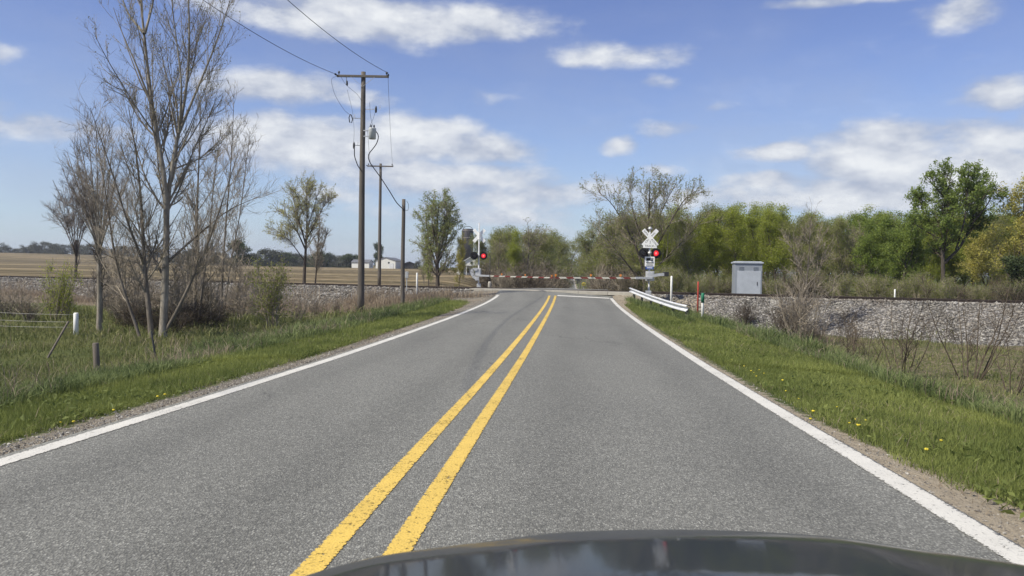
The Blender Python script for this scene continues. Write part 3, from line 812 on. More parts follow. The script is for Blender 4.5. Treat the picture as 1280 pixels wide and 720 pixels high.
for (n, s0, s1, y0, y1, hh, ww) in ((110000, -26, -7.2, 9, 32, .14, .016), (40000, -42, -8, 26, 46, .24, .03), (30000, 7.6, 20, 9, 40, .13, .022)):
    x, y, s = field(n, s0, s1, y0, y1, 1.2)
    k = (pd(x, y) < -4.5) & (g.uniform(0, 1, n) < .3 + .9 * patch(x, y, .9, 1)); x, y = x[k], y[k]
    lst.append(blades(g, x, y, gz(x, y), hh * (.5 + patch(x, y, .8, 4)) * g.lognormal(0, .35, len(x)), ww * g.uniform(.7, 1.5, len(x)), .6, 2))
x, y, s = field(9000, -60, 60, 54, 62, 1); k = (pd(x, y) > 3.0) & (np.abs(s) > 6); x, y = x[k], y[k]
lst.append(blades(g, x, y, gz(x, y), .35 * g.lognormal(0, .4, len(x)), .04 * g.uniform(.7, 1.5, len(x)), .5, 2))
put('rough_grass', lst, M['rough'])
lst = []
n = 26000; a = g.uniform(-48, -3, n); p = -2.6 - np.abs(g.normal(3.3, 1.8, n)); x, y = tk(a, p)
k = (np.abs(sd(x, y)) > 5.8) & (gz(x, y) < -.15); x, y = x[k], y[k]
lst.append(blades(g, x, y, gz(x, y), .36 * (.4 + patch(x, y, .9, 2)) * g.lognormal(0, .4, len(x)), .024 * g.uniform(.6, 1.4, len(x)), .5, 2))
n = 9000; a = g.uniform(4, 30, n); p = -7.2 - np.abs(g.normal(2.2, 3.2, n)); x, y = tk(a, p)
k = (sd(x, y) > 7.4) & (patch(x, y, .8, 1) > .55); x, y = x[k], y[k]
lst.append(blades(g, x, y, gz(x, y), .16 * g.lognormal(0, .4, len(x)), .018 * g.uniform(.6, 1.4, len(x)), .6, 2))
for (cx_, cy_, n, h_) in ((1012, 428, 500, .75), (452, 378, 500, .6), (535, 375, 900, .45), (500, 378, 300, .5), (585, 372, 300, .4), (325, 378, 500, .5), (1018, 436, 200, .4)):
    c = gpt(cx_, cy_); x = c[0] + g.normal(0, .32 if cx_ > 900 else .8, n); y = c[1] + g.normal(0, .3, n)
    lst.append(blades(g, x, y, gz(x, y), h_ * g.lognormal(-.1, .3, n), .02 * g.uniform(.6, 1.4, n), .35, 2))
for (n, s0, s1, y0, y1) in ((16000, 3.7, 7.2, 4, 24), (12000, 3.8, 7.4, 18, 46), (13000, -6.4, -3.9, 5, 24), (9000, -6.6, -4.0, 18, 45)):
    x, y, s = field(n, s0, s1, y0, y1); k = (patch(x, y, 1.6, 8) * patch(x, y, .6, 3) > g.uniform(.05, .55, n)) & (pd(x, y) < -2.6); x, y = x[k], y[k]
    lst.append(blades(g, x, y, gz(x, y), .055 * g.lognormal(0, .4, len(x)), .008 * g.uniform(.6, 1.4, len(x)) * np.interp(y, [5, 40], [1, 2.4]), 1.1))
for (n, s0, s1, y0, y1) in ((5000, -7.6, -5.8, 6, 28), (4500, -9, -6, 20, 46), (3500, 6.4, 9, 8, 30), (9000, -24, -7.4, 10, 34)):
    x, y, s = field(n, s0, s1, y0, y1, 1.5); k = patch(x, y, .7, 9) > g.uniform(.25, .8, n); x, y = x[k], y[k]
    lst.append(blades(g, x, y, gz(x, y), .27 * g.lognormal(0, .35, len(x)), .009 * np.interp(y, [5, 40], [1, 2.4]), .55, 2))
put('dead_grass', lst, M['straw'])
# ------------------------------------------------------------------ utility poles and wires
def loc(base): b = Vector(base); return lambda v: tuple(Vector(v) - b)
def at(x, y, Z):
    """ground point below pixel (x, y) at distance Z"""
    q = P(x, y, Z); q[2] = float(gz(q[0], q[1])); return q

def pole(name, base, top_z, r0, r1, label, armw=0, armz=0, group='utility poles'):
    o = empty(name, base, 0, label, 'utility pole', group)
    h = top_z - base[2]
    m = MB(); n = 10
    m.tube([(0.006 * math.sin(k * .9), .006 * math.sin(k * .7), -.3 + (h + .3) * k / n) for k in range(n + 1)], [r0 + (r1 - r0) * k / n for k in range(n + 1)], 14)
    m.build('pole', M['pole_wood'], o, True)
    return o, h

def crossarm(o, z, w, r, yoff):
    m = MB(); m.box((0, yoff, z), (w, .10, .13)); m.build('crossarm', M['arm_wood'], o, bevel=.012)
    for s in (-1, 1):
        m = MB(); m.beam((s * w * .23, yoff - .06, z - .05), (s * .03, yoff - .02, z - .55), .035, .012); m.build('brace', M['galv'], o)
    for s in (-1, 1):
        m = MB()
        m.tube([(s * (w / 2 - .12), yoff, z + .06), (s * (w / 2 - .12), yoff, z + .12), (s * (w / 2 - .12), yoff, z + .16), (s * (w / 2 - .12), yoff, z + .26)], [.02, .02, .055, .05], 10)
        m.tube([(s * (w / 2 - .05), yoff - .06, z), (s * (w / 2 + .02), yoff - .28, z + .03), (s * (w / 2 + .03), yoff - .36, z + .03)], [.03, .055, .03], 10)
        m.build('insulator', M['dark_metal'], o, True)

b1 = at(451, 377, 45); t1 = P(455, 90, 45)
p1, h1 = pole('utility_pole', b1, t1[2], .20, .125, 'tallest weathered wooden utility pole, carrying a crossarm and a grey transformer can')
z1 = h1 - .28
crossarm(p1, z1, 2.9, .1, -.17)
L1 = loc(b1)
# transformer, bolted to the right side of the pole
m = MB(); c = L1(P(465.5, 167, 44.9)); cx_, cy_, cz = c
pr = [(-.31, .17), (-.30, .20), (.24, .205), (.27, .215), (.31, .19), (.33, .05)]
m.tube([(cx_, cy_, cz + a) for a, _ in pr], [r for _, r in pr], 18)
tf = m.build('transformer', M['transformer'], p1, True)
m = MB()
for dx in (-.08, .09): m.tube([(cx_ + dx, cy_, cz + .30), (cx_ + dx, cy_, cz + .36), (cx_ + dx, cy_, cz + .46), (cx_ + dx, cy_, cz + .50)], [.03, .05, .04, .015], 8)
m.build('bushing', M['dark_metal'], tf, True)
m = MB(); m.box((cx_ * .5, cy_, cz + .16), (cx_, .06, .05)); m.box((cx_ * .5, cy_, cz - .16), (cx_, .06, .05)); m.build('hanger', M['galv'], p1)
# fuse cut-outs and arrester brackets on the left side
def bracket(px_, py_, nm, ring):
    c = Vector(L1(P(px_, py_, 44.9)))
    m = MB(); m.beam((-.12, 0, c.z + .02), (c.x + .05, c.y, c.z + .02), .035, .035); m.beam((c.x + .22, c.y, c.z + .02), (c.x + .22, c.y, c.z + .22), .03, .03)
    br = m.build('bracket', M['galv'], p1)
    m = MB()
    if ring:
        m.tube([(c.x - .03, c.y, c.z + .22), (c.x - .10, c.y, c.z + .05), (c.x - .06, c.y, c.z - .22), (c.x + .05, c.y, c.z - .24), (c.x + .10, c.y, c.z - .05), (c.x + .03, c.y, c.z + .18), (c.x - .03, c.y, c.z + .22)], .028, 8)
    else:
        m.tube([(c.x, c.y, c.z - .18), (c.x, c.y, c.z - .1), (c.x, c.y, c.z + .1), (c.x, c.y, c.z + .2)], [.03, .06, .06, .02], 10)
    m.build(nm, M['dark_metal'], br, True)
bracket(438.5, 148, 'fuse_cutout', True); bracket(442.5, 182, 'arrester', False); bracket(470, 137, 'fuse_cutout', False)
m = MB(); q = L1(P(433, 103, 44.8)); m.tube([(q[0], q[1], q[2] + .28), (q[0] + .01, q[1], q[2] + .12), (q[0] + .03, q[1], q[2] + .05), (q[0] + .04, q[1], q[2] - .1), (q[0] + .05, q[1], q[2] - .2)], [.015, .015, .05, .055, .02], 8); m.build('arrester', M['dark_metal'], p1, True)
def jumper(pix, r, Z=44.8, nm='jumper_wire'):
    pts = resample([L1(P(x, y, Z)) for x, y in pix], 18)
    m = MB(); m.tube([tuple(q) for q in pts], r, 5); m.build(nm, M['wire'], p1, True)
jumper([(424, 95), (413, 97), (418, 118), (430, 138), (438, 144)], .009)
jumper([(425, 94), (432, 106), (447, 118), (452, 126)], .009)
jumper([(434, 112), (441, 140), (443, 165), (442, 178)], .007)
jumper([(443, 184), (443, 195), (447, 207), (452, 214)], .028)
jumper([(462, 128), (463, 145), (466, 158)], .009)
jumper([(470, 137), (466, 150), (461, 160)], .008)

b2 = at(474, 355, 84); t2 = P(478, 204.5, 84)
p2, h2 = pole('utility_pole', b2, t2[2], .19, .13, 'slim wooden utility pole with a plain crossarm standing beyond the tracks')
crossarm(p2, h2 - .3, 2.7, .1, -.17)
b3 = at(503, 378, 46); t3 = P(506.5, 249, 46)
p3, h3 = pole('utility_pole', b3, t3[2], .125, .10, 'shortest wooden utility pole without a crossarm, beside a white marker post')
L3 = loc(b3)
m = MB(); c = L3(P(508.5, 343.5, 45.85)); m.box(c, (.18, .14, .36)); m.box((c[0], c[1], c[2] - .55), (.05, .05, .75)); m.build('meter_box', M['galv'], p3, bevel=.01)
m = MB(); m.tube([tuple(q) for q in resample([L3(P(x, y, 45.9)) for x, y in [(505, 262), (510, 264), (511, 255), (508, 251)]], 12)], .012, 5); m.build('service_loop', M['wire'], p3, True)
m = MB(); c = L3(P(504.5, 262, 45.9)); m.box((c[0], c[1], c[2]), (.1, .1, .12)); m.build('insulator', M['dark_metal'], p3)

def wire(a, b, sag, r, label, n=28, name='power_line'):
    a, b = np.array(a), np.array(b)
    o = empty(name, a, 0, label, 'power line', 'overhead wires')
    f = np.linspace(0, 1, n)[:, None]
    pts = (b - a) * f - np.array([0, 0, 1.]) * (4 * sag * f * (1 - f))
    m = MB(); m.tube([tuple(q) for q in pts], r, 5); m.build('conductor', M['wire'], o, True)
e1 = np.array(b1) + [-1.47, -.5, z1 + .03]; e2 = np.array(b1) + [1.42, -.17, z1 + .2]
d1 = np.array([-.0725 * 40, -40, 0])
wire(e1, e1 + d1, 1.35, .013, 'overhead wire from the left end of the tall pole crossarm, running up and away')
wire(e2, e2 + d1, 1.35, .013, 'overhead wire from the right end of the tall pole crossarm, running up and away')
f1 = np.array(b2) + [-1.3, -.17, h2 - .1]; f2 = np.array(b2) + [1.3, -.17, h2 - .1]
wire(np.array(b1) + [1.40, -.17, z1 + .2], f2, .8, .010, 'thin overhead wire from the tall pole crossarm to the right end of the far crossarm')
wire(np.array(b1) + [.25, .1, h1 - 3.2], f1 + [.5, 0, 0], 1.0, .010, 'thin overhead wire passing down behind the transformer to the far crossarm')
o = empty('service_cable', b1, 0, 'thick dark service cable drooping from the transformer to the shortest utility pole', 'cable', 'overhead wires')
m = MB(); pts = resample([L1(P(x, y, 45.2)) for x, y in [(469, 163), (474, 169), (471, 180), (459.5, 194), (462, 203), (476, 222), (487, 239), (496, 254), (504.5, 262)]], 40)
m.tube([tuple(q) for q in pts], .026, 6); m.build('conductor', M['wire'], o, True)

# ------------------------------------------------------------------ crossing signals
def signal(base, sgn, front, label, bell, arm_len, arm_px, lampdist, extra):
    """front = -1: faces the camera; sgn: +1 gate arm points to -x, -1 to +x"""
    o = empty('crossing_signal', base, 0, label, 'crossing signal', 'railway crossing signals')
    H = extra['h']; f = front
    # concrete foundation, gate mast and upper mast
    m = MB(); m.box((0, 0, .10), (.62, .62, .34)); m.build('foundation', M['concrete'], o, bevel=.02)
    m = MB(); m.tube([(0, 0, .2), (0, 0, .35), (0, 0, .36), (0, 0, H)], [.13, .13, .054, .048], 12)
    m.build('mast', M['silver'], o, True)
    m = MB(); m.box((-.03 * sgn, 0, .42), (.30, .30, .42)); m.box((-.03 * sgn, -.155, .45), (.22, .02, .3)); m.build('junction_box', M['galv'], o, bevel=.015)
    # crossbuck
    zc = extra['zc']; cb = empty('crossbuck', (0, f * .10, zc)); cb.parent = o
    for k, (rot, txts) in enumerate(((R(48), [('CROSSING', 0)]), (R(-48), [('RAIL', -.36), ('ROAD', .36)]))):
        m = MB(); L_, w_ = 1.22, .23
        q = Matrix.Rotation(-rot, 3, 'Y')
        yo = f * .012 * k
        m.box((0, yo, 0), (L_, .008, w_), q)
        if f < 0:
            for tx, ox in txts:
                V, Fc = text_mesh(tx, .135, 1.22 if tx == 'CROSSING' else 1.3)
                V3 = [tuple(q @ Vector((u + ox, 0, v)) + Vector((0, yo - .008, 0))) for u, v in V]
                m.add(V3, Fc, 1)
            for sx_ in (-1, 1):
                pass
        m.build('blade', [M['sign_white'], M['sign_black']], cb)
    # cross arm with two flashing lights
    zl = extra['zl']; ls = extra['ls']
    m = MB(); m.tube([(-ls - .1, f * .04, zl), (ls + .1, f * .04, zl)], .03, 8); m.box((0, f * .03, zl), (.2, .16, .16)); m.build('light_bracket', M['galv'], o, True)
    for sx_ in (-1, 1):
        fl = empty('flashing_light', (sx_ * ls, f * .0, zl)); fl.parent = o
        m = MB()
        # backing disc, lamp body and visor; both sides face the two directions of traffic
        dirs = (-1,) if f < 0 else (-1, 1)
        m.tube([(0, -.10, 0), (0, -.085, 0)], [extra['rd'], extra['rd']], 28)
        m.build('backing_disc', M['black_metal'], fl)
        m = MB(); m.tube([(0, -.085, 0), (0, .02, 0), (0, .12, 0), (0, .16, 0)], [.17, .17, .14, .06], 18); m.build('housing', M['black_metal'], fl, True)
        lit = sx_ > 0
        m = MB(); m.tube([(0, -.125, 0), (0, -.101, 0)], [.135, .155], 22); m.build('lens', M['red_lamp'] if lit else M['lens_dark'], fl, True)
        if lit:
            m = MB(); m.tube([(0, -.133, 0), (0, -.126, 0)], [.06, .065], 16); m.build('lamp', M['red_lamp_core'], fl)
        m = MB(); n = 14; a0, a1 = R(-30), R(210)
        V = [(math.cos(a0 + (a1 - a0) * i / n) * r, y_, math.sin(a0 + (a1 - a0) * i / n) * r) for (y_, r) in ((-.10, .17), (-.34, .165)) for i in range(n + 1)]
        m.add(V, [(i, i + 1, n + 2 + i, n + 1 + i) for i in range(n)])
        vz = m.build('visor', M['black_metal'], fl, True); md = vz.modifiers.new('s', 'SOLIDIFY'); md.thickness = .006
    if bell:
        m = MB(); m.tube([(0, 0, H), (0, 0, H + .10)], .03, 8); m.tube([(-.02, 0, H + .1), (.0, 0, H + .16), (.0, 0, H + .2), (0, 0, H + .3)], [.04, .13, .13, .05], 14); m.build('bell', M['galv'], o, True)
    # gate mechanism and arm
    zg = extra['zg']
    m = MB(); m.box((.04 * sgn, -.02, zg), (.44, .40, .56)); m.box((.04 * sgn, -.23, zg), (.34, .03, .44)); m.build('gate_mechanism', M['silver'], o, bevel=.03)
    zg = extra['za']; ga = empty('gate_arm', (-.1 * sgn, -.30, zg)); ga.parent = o
    end = Vector(arm_px) - Vector(base) - Vector((-.1 * sgn, -.30, zg)); Ln = end.length; u = end.normalized()
    m = MB(); side = Vector((0, 1, 0)); upz = side.cross(u); upz = -upz if upz.z < 0 else upz
    m.beam(tuple(u * -.25), tuple(u * .75), .10, .13); m.build('arm_holder', M['galv'], ga, bevel=.01)
    st = .41; k = 0; x0 = .62; hw = .045; sl = .10
    mm = MB()
    while x0 < Ln - .02:
        x1 = min(x0 + st, Ln)
        a, b = x0, x1
        o4 = [(a - (sl / 2 if k else 0), -hw), (b - sl / 2, -hw), (b + sl / 2, hw), (a + (sl / 2 if k else 0), hw)]
        mm.prism(o4, lambda p, q: tuple(u * p + upz * q + side * -.02), lambda p, q: tuple(u * p + upz * q + side * .02), k % 2)
        x0 = x1; k += 1
    mm.build('boom', [M['gate_white'], M['gate_red']], ga)
    for q in lampdist:
        m = MB(); c = u * (Ln * q) + upz * .055
        m.tube([tuple(c), tuple(c + upz * .05)], .03, 8); m.tube([tuple(c + upz * .1 + side * -.07), tuple(c + upz * .1 + side * .05)], .058, 12); m.build('gate_lamp', M['amber'], ga, True)
    # counterweight arms on the other side
    zg = extra['zg']
    for sy in (-1, 1):
        m = MB()
        pts = extra['cw']
        for a, b in zip(pts[:-1], pts[1:]): m.beam((a[0] * sgn, sy * .27 - .02, zg + a[1]), (b[0] * sgn, sy * .27 - .02, zg + b[1]), .02, extra['cwh'])
        m.build('counterweight_arm', M['silver'], o)
    a = extra['cw'][-1]
    m = MB(); m.box((a[0] * sgn - .06 * sgn, -.02, zg + a[1]), (.26, .62, .26)); m.build('counterweight', M['dark_metal'] if front < 0 else M['galv'], o, bevel=.02)
    return o

bR = at(811, 367, 46)
zz = lambda y, Z: (P(812, y, Z)[2])
armR = P(694, 347.2, 45.2)
sr = signal(bR, 1, -1, 'crossing signal facing the road with a lettered crossbuck, white plates and its gate arm lowered', True, 5, armR, (.995, .62, .30),
            {'h': zz(290, 46) - bR[2], 'zc': zz(297.3, 46) - bR[2], 'zl': zz(316.5, 46) - bR[2], 'ls': .345, 'rd': .30, 'zg': zz(345, 46) - bR[2], 'za': zz(347.6, 46) - bR[2], 'cw': [(.1, 0), (.5, .08), (1.0, .12)], 'cwh': .16})
# plates below the crossbuck and below the lights
m = MB(); zp = zz(305.5, 46) - bR[2]
m.box((0, -.10, zp - .10), (.80, .01, .22)); m.box((0, -.10, zp + .115), (.42, .01, .206))
for tx, sz, z_ in (('2', .20, .12), ('TRACKS', .17, -.10)):
    V, Fc = text_mesh(tx, sz); m.add([(u, -.107, v + zp + z_) for u, v in V], Fc, 1)
m.build('track_count_plate', [M['sign_white'], M['sign_black']], sr)
m = MB(); zp = zz(327, 46) - bR[2]
m.box((0, -.10, zp), (.56, .01, .56))
m.box((0, -.107, zp + .13), (.40, .004, .16), None, 1); m.box((.09, -.111, zp + .15), (.14, .004, .05), None, 0)
for k, w_ in enumerate((.42, .36, .40)): m.box((0, -.107, zp - .06 - k * .075), (w_, .004, .035), None, 1)
m.build('instruction_plate', [M['sign_white'], M['sign_black']], sr)
m = MB(); zp = zz(334.8, 46) - bR[2]; m.box((0, -.10, zp), (.46, .01, .17)); m.box((0, -.107, zp), (.32, .004, .04), None, 1); m.build('notice_plate', [M['sign_blue'], M['sign_white']], sr)

bL = at(598, 360, 59)
armL = P(691.5, 347.3, 58.2)
zl_ = lambda y: P(598, y, 59)[2] - bL[2]
signal(bL, -1, 1, 'crossing signal seen from behind across the tracks with a blank silver crossbuck', False, 5, armL, (.98, .62, .30),
       {'h': zl_(278.5), 'zc': zl_(294.5), 'zl': zl_(319.7), 'ls': .345, 'rd': .29, 'zg': zl_(340), 'za': zl_(344.5), 'cw': [(.08, .2), (.42, .2), (.52, 0), (.42, -.3), (.15, -.5)], 'cwh': .20})
# small white gate-rest post left of the crossing
b = at(612, 360, 57); o = empty('gate_rest', b, 0, 'pale concrete stub post right of the silver signal at the road edge', 'post')
m = MB(); m.tube([(0, 0, -.1), (0, 0, .5), (0, 0, .62)], [.13, .12, .09], 10); m.build('post', M['concrete'], o, True)
m = MB(); m.tube([(0, 0, .6), (0, 0, 2.5)], .03, 8); m.build('rod', M['dark_metal'], o, True)

# ------------------------------------------------------------------ guard rail and marker posts
ga, gb = P(788, 361.5, 45.5), P(856, 386, 31.5)
ga[2] -= .04
o = empty('guard_rail', (ga + gb) / 2 * [1, 1, 0] + [0, 0, float(gz(*((ga + gb) / 2)[:2]))], 0, 'white steel guard rail along the grass verge before the crossing', 'guard rail')
L_ = loc(o.location)
A, B = Vector(L_(ga)), Vector(L_(gb)); d = (B - A); n2 = Vector((d.y, -d.x, 0)).normalized(); n2 = n2 if n2.x < 0 else -n2
wp = [(-.135, .02), (-.11, .07), (-.075, .07), (-.045, 0), (.045, 0), (.075, .07), (.11, .07), (.135, .02)]
m = MB(); N_ = 14; V = []
for k in range(N_ + 1):
    f = k / N_; c = A + d * f - Vector((0, 0, .04 * math.sin(math.pi * f))); fl = .12 * max(0, (f - .85) / .15) ** 2
    V += [tuple(c + n2 * (q - fl) + Vector((0, 0, h))) for h, q in wp]
m.add(V, [(k * 8 + j, k * 8 + j + 1, k * 8 + 9 + j, k * 8 + 8 + j) for k in range(N_) for j in range(7)])
b_ = m.build('beam', M['guard'], o, True); md = b_.modifiers.new('s', 'SOLIDIFY'); md.thickness = .008
for k in range(6):
    f = .03 + k * .19; c = A + d * f - n2 * .09; gzz = float(gz(c.x + o.location.x, c.y + o.location.y)) - o.location.z
    m = MB(); c = c - n2 * .06; m.box((c.x, c.y, (gzz - .2 + c.z + .06) / 2), (.10, .10, max(.2, c.z + .06 - gzz + .2))); m.build('post', M['post_wood'], o)

def marker(x, yb, yt, r, mats, label, Z=None, cap=None, lean=0.):
    b = gpt(x, yb) if Z is None else at(x, yb, Z)
    t = P(x, yt, b[1])[2] - b[2]
    o = empty('marker_post', b, 0, label, 'post'); o.rotation_euler = (0, lean, 0)
    m = MB(); m.tube([(0, 0, -.2), (0, 0, t - .03), (0, 0, t)], [r, r, r * .7], 10)
    m.build('post', M[mats], o, True)
    if cap:
        m = MB(); m.tube([(0, 0, t - cap[1]), (0, 0, t + .02), (0, 0, t + .05)], [r * 1.25, r * 1.25, r * .8], 10); m.build('cap', M[cap[0]], o, True)
    return o
marker(521, 372, 341, .055, 'white', 'tall thin white marker post left of the road, by the shortest utility pole', 50)
marker(839, 371, 345, .06, 'white', 'white marker post standing behind the guard rail', 45)
marker(872.3, 378, 352, .045, 'red_dull', 'faded red marker post on the ballast edge beside the guard rail', 43)
marker(878, 393, 367.5, .065, 'white', 'white marker post with a green top at the end of the guard rail', 39, ('green_paint', .42))
marker(1118.5, 368, 361.5, .045, 'white', 'small white stake beyond the tracks in front of the woods', 49)

# ------------------------------------------------------------------ equipment shelter
b = at(933, 367, 53); b[2] = -.55
o = empty('equipment_shelter', b, R(-9), 'grey metal equipment shelter standing beyond the tracks in front of the green wood', 'shelter')
ht = P(933, 329, 53)[2] - b[2]
m = MB(); m.box((0, 0, ht / 2), (1.72, 1.7, ht - .02)); m.build('cabinet', M['shelter'], o, bevel=.015)
m = MB(); m.box((0, 0, ht + .02), (1.86, 1.86, .10)); m.box((0, 0, ht + .09), (1.66, 1.66, .05)); m.build('roof', M['shelter_pale'], o, bevel=.015)
m = MB(); m.box((.03, -.862, ht * .5 - .15), (1.5, .025, ht - .72)); m.build('door', M['shelter_pale'], o, bevel=.008)
m = MB(); m.box((.55, -.89, ht * .5), (.03, .03, .24)); m.build('handle', M['dark_metal'], o.children[-1])
m = MB()
for k in range(2):
    for j in range(5): m.box((-.45 + .9 * k, -.863, ht - .26 - .05 * j), (.3, .02, .02))
m.build('vent', M['shelter'], o)

# ------------------------------------------------------------------ wire fence and loose posts on the left
b = gpt(95, 420); Zf = b[1]
o = empty('wire_fence', b, 0, 'three strand wire fence ending at a white post in the left rough grass', 'fence')
m = MB(); h = P(95, 391, Zf)[2] - b[2]; m.tube([(0, 0, -.2), (0, 0, h - .03), (0, 0, h)], [.085, .08, .06], 12); m.build('end_post', M['white'], o, True)
px_ = [b[0]]
for k in range(1, 6):
    x = b[0] - 3.4 * k; y = Zf - .25 * k; q = float(gz(x, y)) - b[2]
    m = MB(); m.tube([(x - b[0], y - Zf, q - .2), (x - b[0] + .02, y - Zf, q + h * .72)], [.045, .04], 8); m.build('post', M['post_wood'], o, True); px_.append(x)
for z0 in (.92, .60, .38):
    m = MB(); n = 40
    m.tube([(-17 * i / n, -1.25 * i / n, h * z0 + .45 * (i / n) * (1 if z0 > .5 else .6) - .03 * math.sin(i * math.pi / 8)) for i in range(n + 1)], .0055, 5); m.build('wire', M['fence_wire'], o, True)
def oldpost(x0, y0, x1, y1, r, mat, label, dz=0):
    b = gpt(x0, y0); t = P(x1, y1, b[1]) - b + [0, dz, 0]
    o = empty('fence_post', b, 0, label, 'fence post'); m = MB()
    m.tube([tuple(t * -.2), (0, 0, 0), tuple(t * .5), tuple(t * .98), tuple(t)], [r, r, r * .95, r * .92, r * .7], 9); m.build('post', M[mat], o, True)
oldpost(122, 472, 119.5, 428.5, .065, 'post_wood', 'short stout dark wooden fence post in the grass beside the road verge')
oldpost(60, 447, 73, 403, .03, 'post_wood', 'slanting grey stake in the grass beside the white fence post', .5)
oldpost(195, 450, 187, 414, .028, 'dark_metal', 'thin dark steel fence post leaning at the foot of the tall bare tree', .1)

# ------------------------------------------------------------------ farm buildings
def gable(name, base, w, d, wall_h, ridge_h, rz, label, wall, roof, cat='barn', over=.25, gable_front=True):
    o = empty(name, base, rz, label, cat)
    m = MB(); out = [(-w / 2, -.8), (w / 2, -.8), (w / 2, wall_h), (0, ridge_h), (-w / 2, wall_h)]
    m.prism(out, lambda u, v: (u, -d / 2, v), lambda u, v: (u, d / 2, v)); m.build('wall', M[wall], o)
    m = MB(); sl = (ridge_h - wall_h) / (w / 2); e = w / 2 + over
    t = .12
    ro = [(-e, wall_h - over * sl + .04), (0, ridge_h + .04), (e, wall_h - over * sl + .04), (e, wall_h - over * sl + .04 + t), (0, ridge_h + .04 + t), (-e, wall_h - over * sl + .04 + t)]
    m.add([(u, y, v) for y in (-d / 2 - over, d / 2 + over) for u, v in ro], [(0, 1, 4, 5), (1, 2, 3, 4), (11, 10, 7, 6), (10, 9, 8, 7), (0, 6, 7, 1), (1, 7, 8, 2), (2, 8, 9, 3), (3, 9, 10, 4), (4, 10, 11, 5), (5, 11, 6, 0)])
    m.build('roof', M[roof], o)
    return o
def opening(o, nm, c, s, mat, rim='barn_white'):
    m = MB(); m.box(c, s); p = m.build(nm, M[mat], o); return p
Zb = 300; q = at(488, 336, Zb); q[2] = P(488, 336, Zb)[2]
o = gable('barn', q, 7.4, 14, 2.9, 4.1, R(-6), 'distant pale barn with a low gable across the stubble field', 'barn_white', 'roof_grey')
opening(o, 'window', (1.2, -7.03, 2.2), (.6, .08, .6), 'glass_dark'); opening(o, 'door', (2.2, -7.03, .9), (1.6, .08, 2.2), 'roof_pale')
q = P(511, 337, 305); gable('farm_shed', q, 4.2, 8, 2.1, 2.9, R(12), 'dark low farm shed standing right of the pale barn', 'shed_dark', 'shed_dark', 'shed')
q = P(453, 335.5, 310); o = gable('farm_house', q, 4.6, 7, 2.3, 3.3, R(80), 'small far white house with dark roof left of the pale barn', 'barn_white', 'roof_grey', 'house')
opening(o, 'window', (0, -3.53, 1.2), (.8, .06, .9), 'glass_dark')
Zh = 160; q = P(590, 346, Zh)
o = gable('farm_house', q, 5.6, 5.4, 2.3, 3.9, R(0), 'white farmhouse with a pale roof seen behind the silver crossing signal', 'barn_white', 'roof_pale', 'house')
for x in (-1.9, -.7, .9, 2.0): opening(o, 'window', (x, -2.73, 1.25), (.55, .06, .85), 'glass_dark')
opening(o, 'window', (0, -2.73, 2.8), (.45, .06, .5), 'glass_dark')
m = MB(); m.box((0, -3.3, 2.15), (6.0, 1.3, .12)); m.build('porch_roof', M['roof_grey'], o)
for x in (-2.7, -.9, .9, 2.7):
    m = MB(); m.tube([(x, -3.85, -.6), (x, -3.85, 2.1)], .07, 8); m.build('porch_post', M['white'], o)
q = P(607, 345, Zh + 6); gable('farm_shed', q, 2.4, 4, 1.8, 2.7, R(0), 'small white outbuilding right of the farmhouse behind the signal', 'barn_white', 'roof_pale', 'shed')
Zs = 330; q = P(584, 338, Zs); hs_ = P(584, 288, Zs)[2] - q[2]
o = empty('silo', q, 0, 'tall dark stave silo with a railed rim rising behind the yellow-green tree', 'silo')
m = MB(); m.tube([(0, 0, -2), (0, 0, hs_), (0, 0, hs_ + .6)], [2.4, 2.4, 2.1], 28); m.build('wall', M['silo'], o, True)
for z in (hs_ - 3.3, hs_ - .3):
    m = MB(); m.tube([(0, 0, z), (0, 0, z + .35)], 2.46, 28); m.build('band', M['silo_band'], o, True)
m = MB(); m.tube([(math.cos(a) * 1.9, math.sin(a) * 1.9 * .3, hs_ + .5 + 1.2 * math.sin(a)) for a in [math.pi * k / 12 for k in range(13)]], .12, 6); m.build('cage', M['dark_metal'], o, True)

# small yellow warning sign down the far road
q = P(729.5, 355, 195); g0 = float(gz(q[0], q[1]))
o = empty('warning_sign', (q[0], q[1], g0), 0, 'small round yellow warning sign beside the far stretch of road', 'road sign')
m = MB(); m.tube([(0, 0, -.2), (0, 0, q[2] - g0)], .05, 8); m.build('post', M['galv'], o)
m = MB(); m.tube([(0, -.07, q[2] - g0), (0, -.055, q[2] - g0)], .46, 24); m.box((0, -.075, q[2] - g0), (.5, .006, .09), Matrix.Rotation(R(45), 3, 'Y'), 1); m.box((0, -.08, q[2] - g0), (.5, .006, .09), Matrix.Rotation(R(-45), 3, 'Y'), 1)
m.build('sign_plate', [M['sign_yellow'], M['sign_black']], o)

